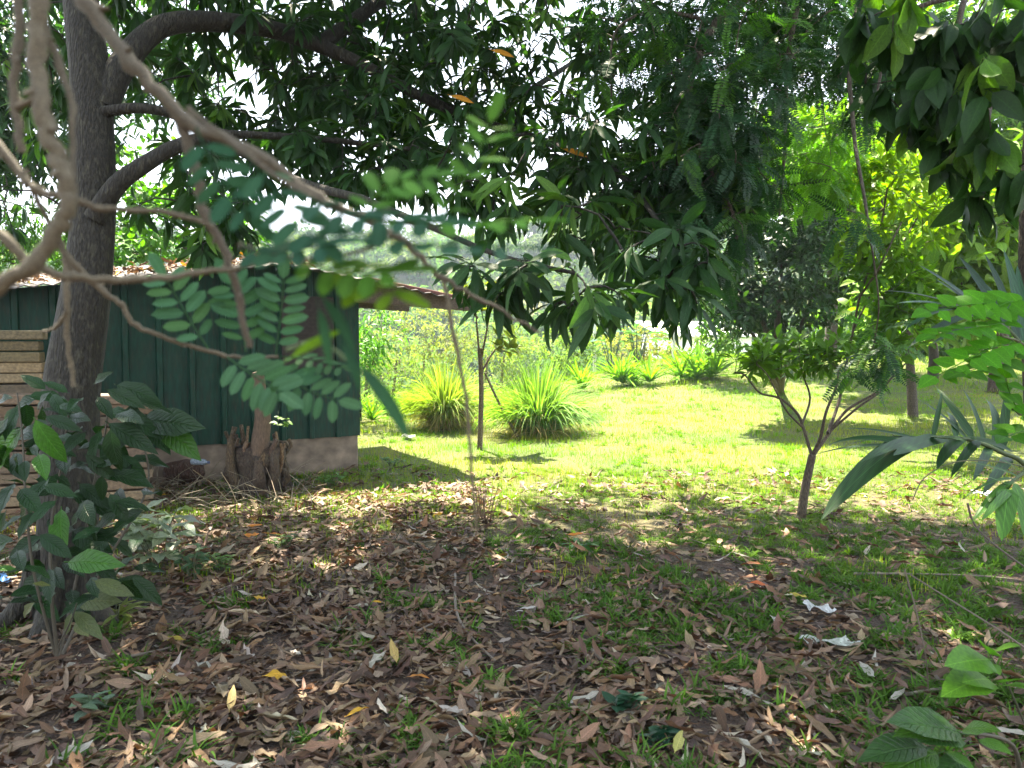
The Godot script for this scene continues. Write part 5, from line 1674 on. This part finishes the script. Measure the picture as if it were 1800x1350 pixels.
func build_background() -> void:
	var bark := Color(0.10, 0.08, 0.065)
	var b := gnd(1372, 690)
	leafy_tree("round_tree", "dark round crowned tree with many thin stems at the lawn edge", "tree", b, [
		[[b, at(1362, 640, 13.2), at(1340, 560, 13.1), at(1310, 470, 13.0)], 0.07, 0.02], [[b, at(1380, 640, 13.3), at(1410, 570, 13.3), at(1440, 480, 13.3)], 0.07, 0.02], [[b, at(1365, 620, 13.4), at(1370, 520, 13.5), at(1380, 380, 13.5)], 0.08, 0.02], [[b, at(1350, 650, 13), at(1330, 600, 12.8), at(1290, 540, 12.8)], 0.05, 0.015]],
		[[1370, 490, 13.2, 1.2, 1.05, 1.1, 5200], [1400, 380, 13.4, 1.0, 0.85, 0.9, 3000], [1300, 520, 12.8, 0.55, 0.6, 0.6, 1400]], T.small, [0.10, 0.16], Color(0.042, 0.10, 0.03), M.gloss, 120, bark)
	b = gnd(1640, 668)
	leafy_tree("round_tree", "dark bushy tree behind the small tree's sunlit top", "tree", b, [[[b, at(1640, 600, 17), at(1620, 480, 17), at(1600, 400, 17)], 0.12, 0.04]],
		[[1570, 470, 17.0, 1.9, 1.5, 1.6, 4500], [1680, 420, 18.0, 2.2, 1.8, 1.6, 4500]], T.small, [0.13, 0.22], Color(0.11, 0.27, 0.02), M.young, 60, bark)
	b = gnd(1752, 690)
	leafy_tree("large_leaf_tree", "tree with thick straight trunk and large pale leaves behind the palm", "tree", b, [[[b, at(1755, 640, shown(b).z), at(1762, 560, shown(b).z), at(1755, 430, shown(b).z), at(1740, 330, shown(b).z)], 0.19, 0.06]],
		[[1700, 420, 10.5, 1.1, 0.9, 0.8, 700], [1640, 520, 10.5, 0.8, 0.5, 0.6, 300], [1770, 330, 10.8, 1.0, 0.8, 0.7, 500], [1600, 270, 10.8, 0.7, 0.4, 0.6, 200]], T.broad, [0.22, 0.34], Color(0.20, 0.36, 0.05), M.young, 260, Color(0.10, 0.06, 0.045), 9)
	b = on_ground(9.5, -23.0)
	leafy_tree("tall_tree", "tall tree far back whose crown shows behind the feathered leaves", "tree", b, [[[b, b + Vector3(0, 3, 0), at(1440, 250, 21), at(1440, 50, 20.5)], 0.2, 0.06]],
		[[1440, 120, 20.0, 3.3, 2.4, 2.0, 3600], [1330, 280, 21.0, 1.9, 1.6, 1.6, 2400], [1500, -80, 20, 3, 1.5, 2, 900]], T.small, [0.18, 0.3], Color(0.045, 0.11, 0.03), M.leaf, 40, bark)
	b = on_ground(12.5, -18.0)
	leafy_tree("tall_tree", "tall bright green tree far back at the upper right", "tree", b, [[[b, b + Vector3(0, 3, 0), at(1740, 250, 18), at(1720, 50, 18)], 0.2, 0.06]],
		[[1710, 130, 17.5, 2.6, 2.6, 1.6, 4600], [1800, 300, 17.0, 1.4, 1.5, 1.2, 1800], [1600, 240, 17.0, 1.7, 1.2, 1.0, 2400], [1420, 270, 17.0, 1.5, 0.9, 0.8, 1800], [1500, 380, 16.0, 1.0, 0.9, 0.8, 1200]], T.small, [0.18, 0.32], Color(0.20, 0.42, 0.025), M.young, 60, bark)
	b = on_ground(18.0, -24.0)
	leafy_tree("hedge_tree", "low dense trees closing the lawn at the right", "tree", b, [[[b, b + Vector3(0, 2, 0)], 0.15, 0.05]],
		[[1700, 560, 24.0, 3.6, 1.5, 1.5, 3600], [1560, 560, 25.0, 2.6, 1.3, 1.5, 2600], [1820, 520, 22.0, 2.5, 1.8, 1.5, 1600]], T.small, [0.2, 0.34], Color(0.14, 0.32, 0.025), M.young, 40, bark)
	b = on_ground(6.9, -13.2)
	leafy_tree("lime_tree", "sunlit yellow green tree glowing behind the small tree", "tree", b, [[[b, b + Vector3(-0.1, 1.2, 0), at(1590, 480, 13.2), at(1540, 330, 13.2)], 0.09, 0.03], [[b + Vector3(-0.1, 1.2, 0), at(1680, 480, 13), at(1690, 400, 13)], 0.05, 0.02]],
		[[1490, 290, 13.2, 1.3, 0.5, 0.45, 800], [1640, 410, 13.2, 1.4, 0.8, 0.45, 1200], [1570, 540, 13.4, 1.0, 0.5, 0.45, 600], [1770, 480, 13.0, 0.7, 0.8, 0.4, 500]], T.spoon, [0.15, 0.26], Color(0.23, 0.47, 0.03), M.young, 200, bark, 16)
	b = on_ground(6.4, -19.5)
	leafy_tree("lawn_bush", "bright green bush between the hanging mango leaves and the round tree", "bush", b, [[[b, b + Vector3(0, 1.5, 0)], 0.08, 0.03]],
		[[1245, 520, 18.0, 0.75, 0.9, 0.7, 800], [1270, 600, 17.0, 0.5, 0.35, 0.4, 300]], T.small, [0.12, 0.2], Color(0.13, 0.30, 0.03), M.young, 40, bark)
	# left side, behind the shed
	b = on_ground(-6.6, -15.5)
	leafy_tree("vine_covered_tree", "bright sunlit leafy tree behind the shed roof", "tree", b, [[[b, b + Vector3(0, 2, 0), at(330, 350, 15)], 0.12, 0.04]],
		[[330, 400, 15.0, 1.7, 0.75, 1.0, 1700], [250, 300, 15.5, 1.2, 0.8, 0.8, 900], [420, 440, 15.0, 0.6, 0.35, 0.6, 350], [200, 440, 14.0, 1.2, 0.4, 0.6, 600]], T.ovate, [0.11, 0.19], Color(0.13, 0.33, 0.025), M.leaf, 200, bark)
	b = on_ground(-9.5, -13.5)
	leafy_tree("edge_tree", "dark leaved tree beyond the shed at the upper left", "tree", b, [[[b, b + Vector3(0, 3, 0), at(30, 100, 13.5)], 0.2, 0.06]],
		[[40, 140, 12.5, 1.5, 1.7, 1.2, 3600], [290, 110, 14.0, 1.0, 1.3, 1.0, 1300], [-100, 100, 12.0, 1.5, 2.0, 1.2, 1500]], T.mango, [0.2, 0.32], Color(0.04, 0.11, 0.025), M.leaf, 120, bark)
	b = on_ground(-9.0, -12.5)
	leafy_tree("edge_bush", "bright green bush left of the mango trunk behind the shed", "bush", b, [[[b, b + Vector3(0, 1.6, 0)], 0.1, 0.04]],
		[[40, 380, 12.5, 0.9, 0.8, 0.8, 900], [60, 450, 12.2, 0.8, 0.3, 0.6, 350]], T.thin, [0.15, 0.25], Color(0.13, 0.32, 0.03), M.leaf, 120, bark)
	b = on_ground(-2.9, -14.5)
	leafy_tree("willowy_bush", "bright green narrow leaved bush behind the shed corner", "bush", b, [[[b, b + Vector3(0, 1.5, 0)], 0.06, 0.02]],
		[[640, 590, 14.0, 0.55, 0.6, 0.5, 800]], T.thin, [0.13, 0.22], Color(0.12, 0.32, 0.04), M.leaf, 100, bark)
	# pale sunlit thicket beyond the lawn
	var names := [
		[740, 600, 21.0, 1.7, 1.0, 1.0, 2600, "pale sunlit thicket under the end of the shed roof", Color(0.32, 0.40, 0.12)],
		[690, 660, 18.5, 1.1, 0.6, 0.7, 1300, "low pale bush between shed corner and lemongrass", Color(0.24, 0.38, 0.09)],
		[880, 610, 22.0, 1.3, 0.8, 0.9, 1700, "pale green thicket behind the sapling", Color(0.26, 0.38, 0.10)],
		[1000, 620, 24.0, 1.3, 0.7, 0.9, 1500, "pale thicket behind the hanging mango leaves", Color(0.23, 0.37, 0.10)],
		[1130, 610, 26.0, 1.5, 0.7, 0.9, 1500, "yellowish thicket behind the strap leaf bushes", Color(0.34, 0.38, 0.09)],
		[1230, 620, 27.0, 1.2, 0.6, 0.9, 900, "green thicket beside the thin white posts", Color(0.22, 0.37, 0.06)],
		[640, 680, 17.0, 0.6, 0.5, 0.6, 600, "green undergrowth at the back of the shed", Color(0.18, 0.33, 0.09)],
		[850, 680, 18.5, 1.4, 0.35, 0.6, 900, "low grassy growth behind the two lemongrass clumps", Color(0.26, 0.38, 0.1)],
	]
	for q in names:
		var f := at(q[0], q[1], q[2])
		f = on_ground(f.x, f.z)
		leafy_tree("thicket", q[7], "bush", f, [[[f, f + Vector3(0.1, 1.0, 0)], 0.05, 0.02]], [[q[0], q[1], q[2], q[3], q[4], q[5], q[6]]], T.thin if q[0] < 1000 else T.small, [0.09, 0.2], q[8], M.soft, 0, Color(0.2, 0.17, 0.1), 20, 0.1)
	# big bluish leaves below the hanging mango leaves
	for q in [[1075, 632, "big leaved bluish plant behind the strap leaf bushes"], [1120, 628, "second big leaved plant, beside the yellowish thicket"]]:
		var f := at(q[0], q[1], 22.5)
		f = on_ground(f.x, f.z)
		var o := thing("big_leaf_plant", q[2], "plant", f)
		var spots := []
		var s := Soup.new()
		for i in 9:
			var a := i * 2.4
			var tip := Vector3(cos(a) * 0.3, rf(0.7, 1.3), sin(a) * 0.3) + at(q[0], q[1] + 20, 22.5) - f
			s = Soup.new()
			s.tube([Vector3.ZERO, tip * 0.6, tip], [0.02, 0.015, 0.01], 5, Color(0.12, 0.2, 0.08))
			part("stem", s.mesh(), M.twig, o)
			spots.append([fr(f + tip, Vector3(cos(a), 0.15, sin(a)), Vector3.UP, rf(0.5, 0.8)), T.broad[i % 6], vary(Color(0.10, 0.24, 0.14), 0.15)])
		hang_leaves(o, spots, M.leaf, 9)
	# house far off
	var hp := at(1222, 588, 48.0)
	var house := thing("white_house", "small white building far beyond the lawn", "house", Vector3(hp.x, ground_height(hp.x, hp.z), hp.z), 0.2)
	var top := hp.y - house.position.y
	var s2 := Soup.new()
	s2.box(Transform3D(Basis(), Vector3(0, top * 0.5 - 0.5, 0)), Vector3(5.5, top + 1.0, 4.0), Color.WHITE, 0.02)
	part("wall", s2.mesh(), M.white_paint, house)
	s2 = Soup.new()
	s2.box(Transform3D(Basis(Vector3.RIGHT, 0.2), Vector3(0, top + 0.35, 0)), Vector3(6.2, 0.12, 4.8), Color(0.8, 0.8, 0.8), 0.02)
	part("roof", s2.mesh(), M.white_paint, house)
	s2 = Soup.new()
	s2.box(Transform3D(Basis(), Vector3(0.8, top - 0.9, 2.03)), Vector3(0.9, 0.9, 0.06), Color(0.1, 0.1, 0.12), 0.01)
	part("window", s2.mesh(), M.white_paint, house)
	# wooded hill
	var crowns := []
	for k in 4:
		var s := Soup.new()
		for i in 240:
			var p := rdir() * Vector3(1, 0.8, 1) * pow(R.randf(), 0.33)
			if p.y < -0.35: p.y *= -0.5
			s.add(T.mass[R.randi() % 5], fr(p, rdir(), (p + Vector3.UP * 0.5 + rdir() * 0.5), rf(0.22, 0.42)), Color(1, 1, 1) * rf(0.75, 1.2))
		s.tube([Vector3(0, -1.6, 0), Vector3(0, 0.2, 0)], [0.09, 0.05], 5, Color(1, 0.8, 0.8))
		crowns.append(s.mesh())
	var places := [[], [], [], []]
	var tints := [[], [], [], []]
	for i in 1500:
		var d := 40.0 + 135.0 * pow(R.randf(), 0.9)
		var x := rf(-0.85, 0.85) * d
		var y := ground_height(x, -d)
		if d < 60.0 and absf(x - 9.0) < 6.0:
			continue
		var r := rf(1.6, 3.8) * (0.7 if d < 60 else 1.0)
		places[i % 4].append(Transform3D(Basis(Vector3.UP, R.randf() * TAU).scaled(Vector3(r, r * rf(0.7, 1.1), r)), Vector3(x, y + r * 0.6, -d)))
		tints[i % 4].append(vary(Color(0.10, 0.21, 0.05) if R.randf() < 0.6 else Color(0.17, 0.26, 0.06), 0.3))
	var woods := thing("hill_woods", "hazy wooded hillside far behind the garden", "woods")
	stuff(woods)
	for k in 4:
		stuff(copies("tree_crowns", crowns[k], M.soft, places[k], tints[k], woods))


# ---------------------------------------------------------------- scene
func _ready() -> void:
	R.seed = 20240611
	var cam := Camera3D.new()
	cam.name = "camera"
	var ca := CameraAttributesPhysical.new()
	ca.frustum_focal_length = 24.07
	ca.frustum_focus_distance = 7.0
	ca.exposure_aperture = 5.2
	ca.frustum_near = 0.05
	ca.frustum_far = 900.0
	cam.attributes = ca
	cam.fov = 53.0
	cam.near = 0.05
	cam.far = 900.0
	cam.transform = Transform3D(cam_basis, EYE)
	add_child(cam)
	var env := Environment.new()
	env.background_mode = Environment.BG_SKY
	var sky := Sky.new()
	var sm := ProceduralSkyMaterial.new()
	sm.sky_top_color = Color(0.74, 0.79, 0.86)
	sm.sky_horizon_color = Color(0.93, 0.94, 0.96)
	sm.ground_horizon_color = Color(0.55, 0.58, 0.5)
	sm.ground_bottom_color = Color(0.2, 0.2, 0.16)
	sm.sky_curve = 0.2
	sky.sky_material = sm
	env.sky = sky
	env.background_energy_multiplier = 0.55
	env.tonemap_mode = Environment.TONE_MAPPER_LINEAR
	env.tonemap_exposure = 9.0
	env.sdfgi_enabled = true
	env.ssao_enabled = true
	env.ssil_enabled = true
	env.fog_enabled = true
	env.fog_density = 0.0008
	env.fog_light_color = Color(0.86, 0.93, 1.0)
	var we := WorldEnvironment.new()
	we.name = "environment"
	we.environment = env
	add_child(we)
	var sun := DirectionalLight3D.new()
	sun.name = "sun"
	sun.light_color = Color(1.0, 0.95, 0.86)
	sun.light_energy = 1.6
	sun.light_angular_distance = 0.5
	sun.shadow_enabled = true
	add_child(sun)
	sun.look_at_from_position(Vector3.ZERO, -Vector3(-0.17, 0.88, -0.45), Vector3.UP)
	rough_noise.seed = 11
	rough_noise.frequency = 0.16
	rough_noise.fractal_octaves = 3
	make_shapes()
	make_materials()
	build_ground()
	build_shed()
	build_mango()
	build_feather_tree()
	build_broadleaf()
	build_small_tree()
	build_background()
	build_planks()
	build_stump()
	build_scraps()
	build_plants()
	build_coffee()
	build_palm()
	build_right_sprays()
	build_near_branch()
	build_litter()
	build_grass()
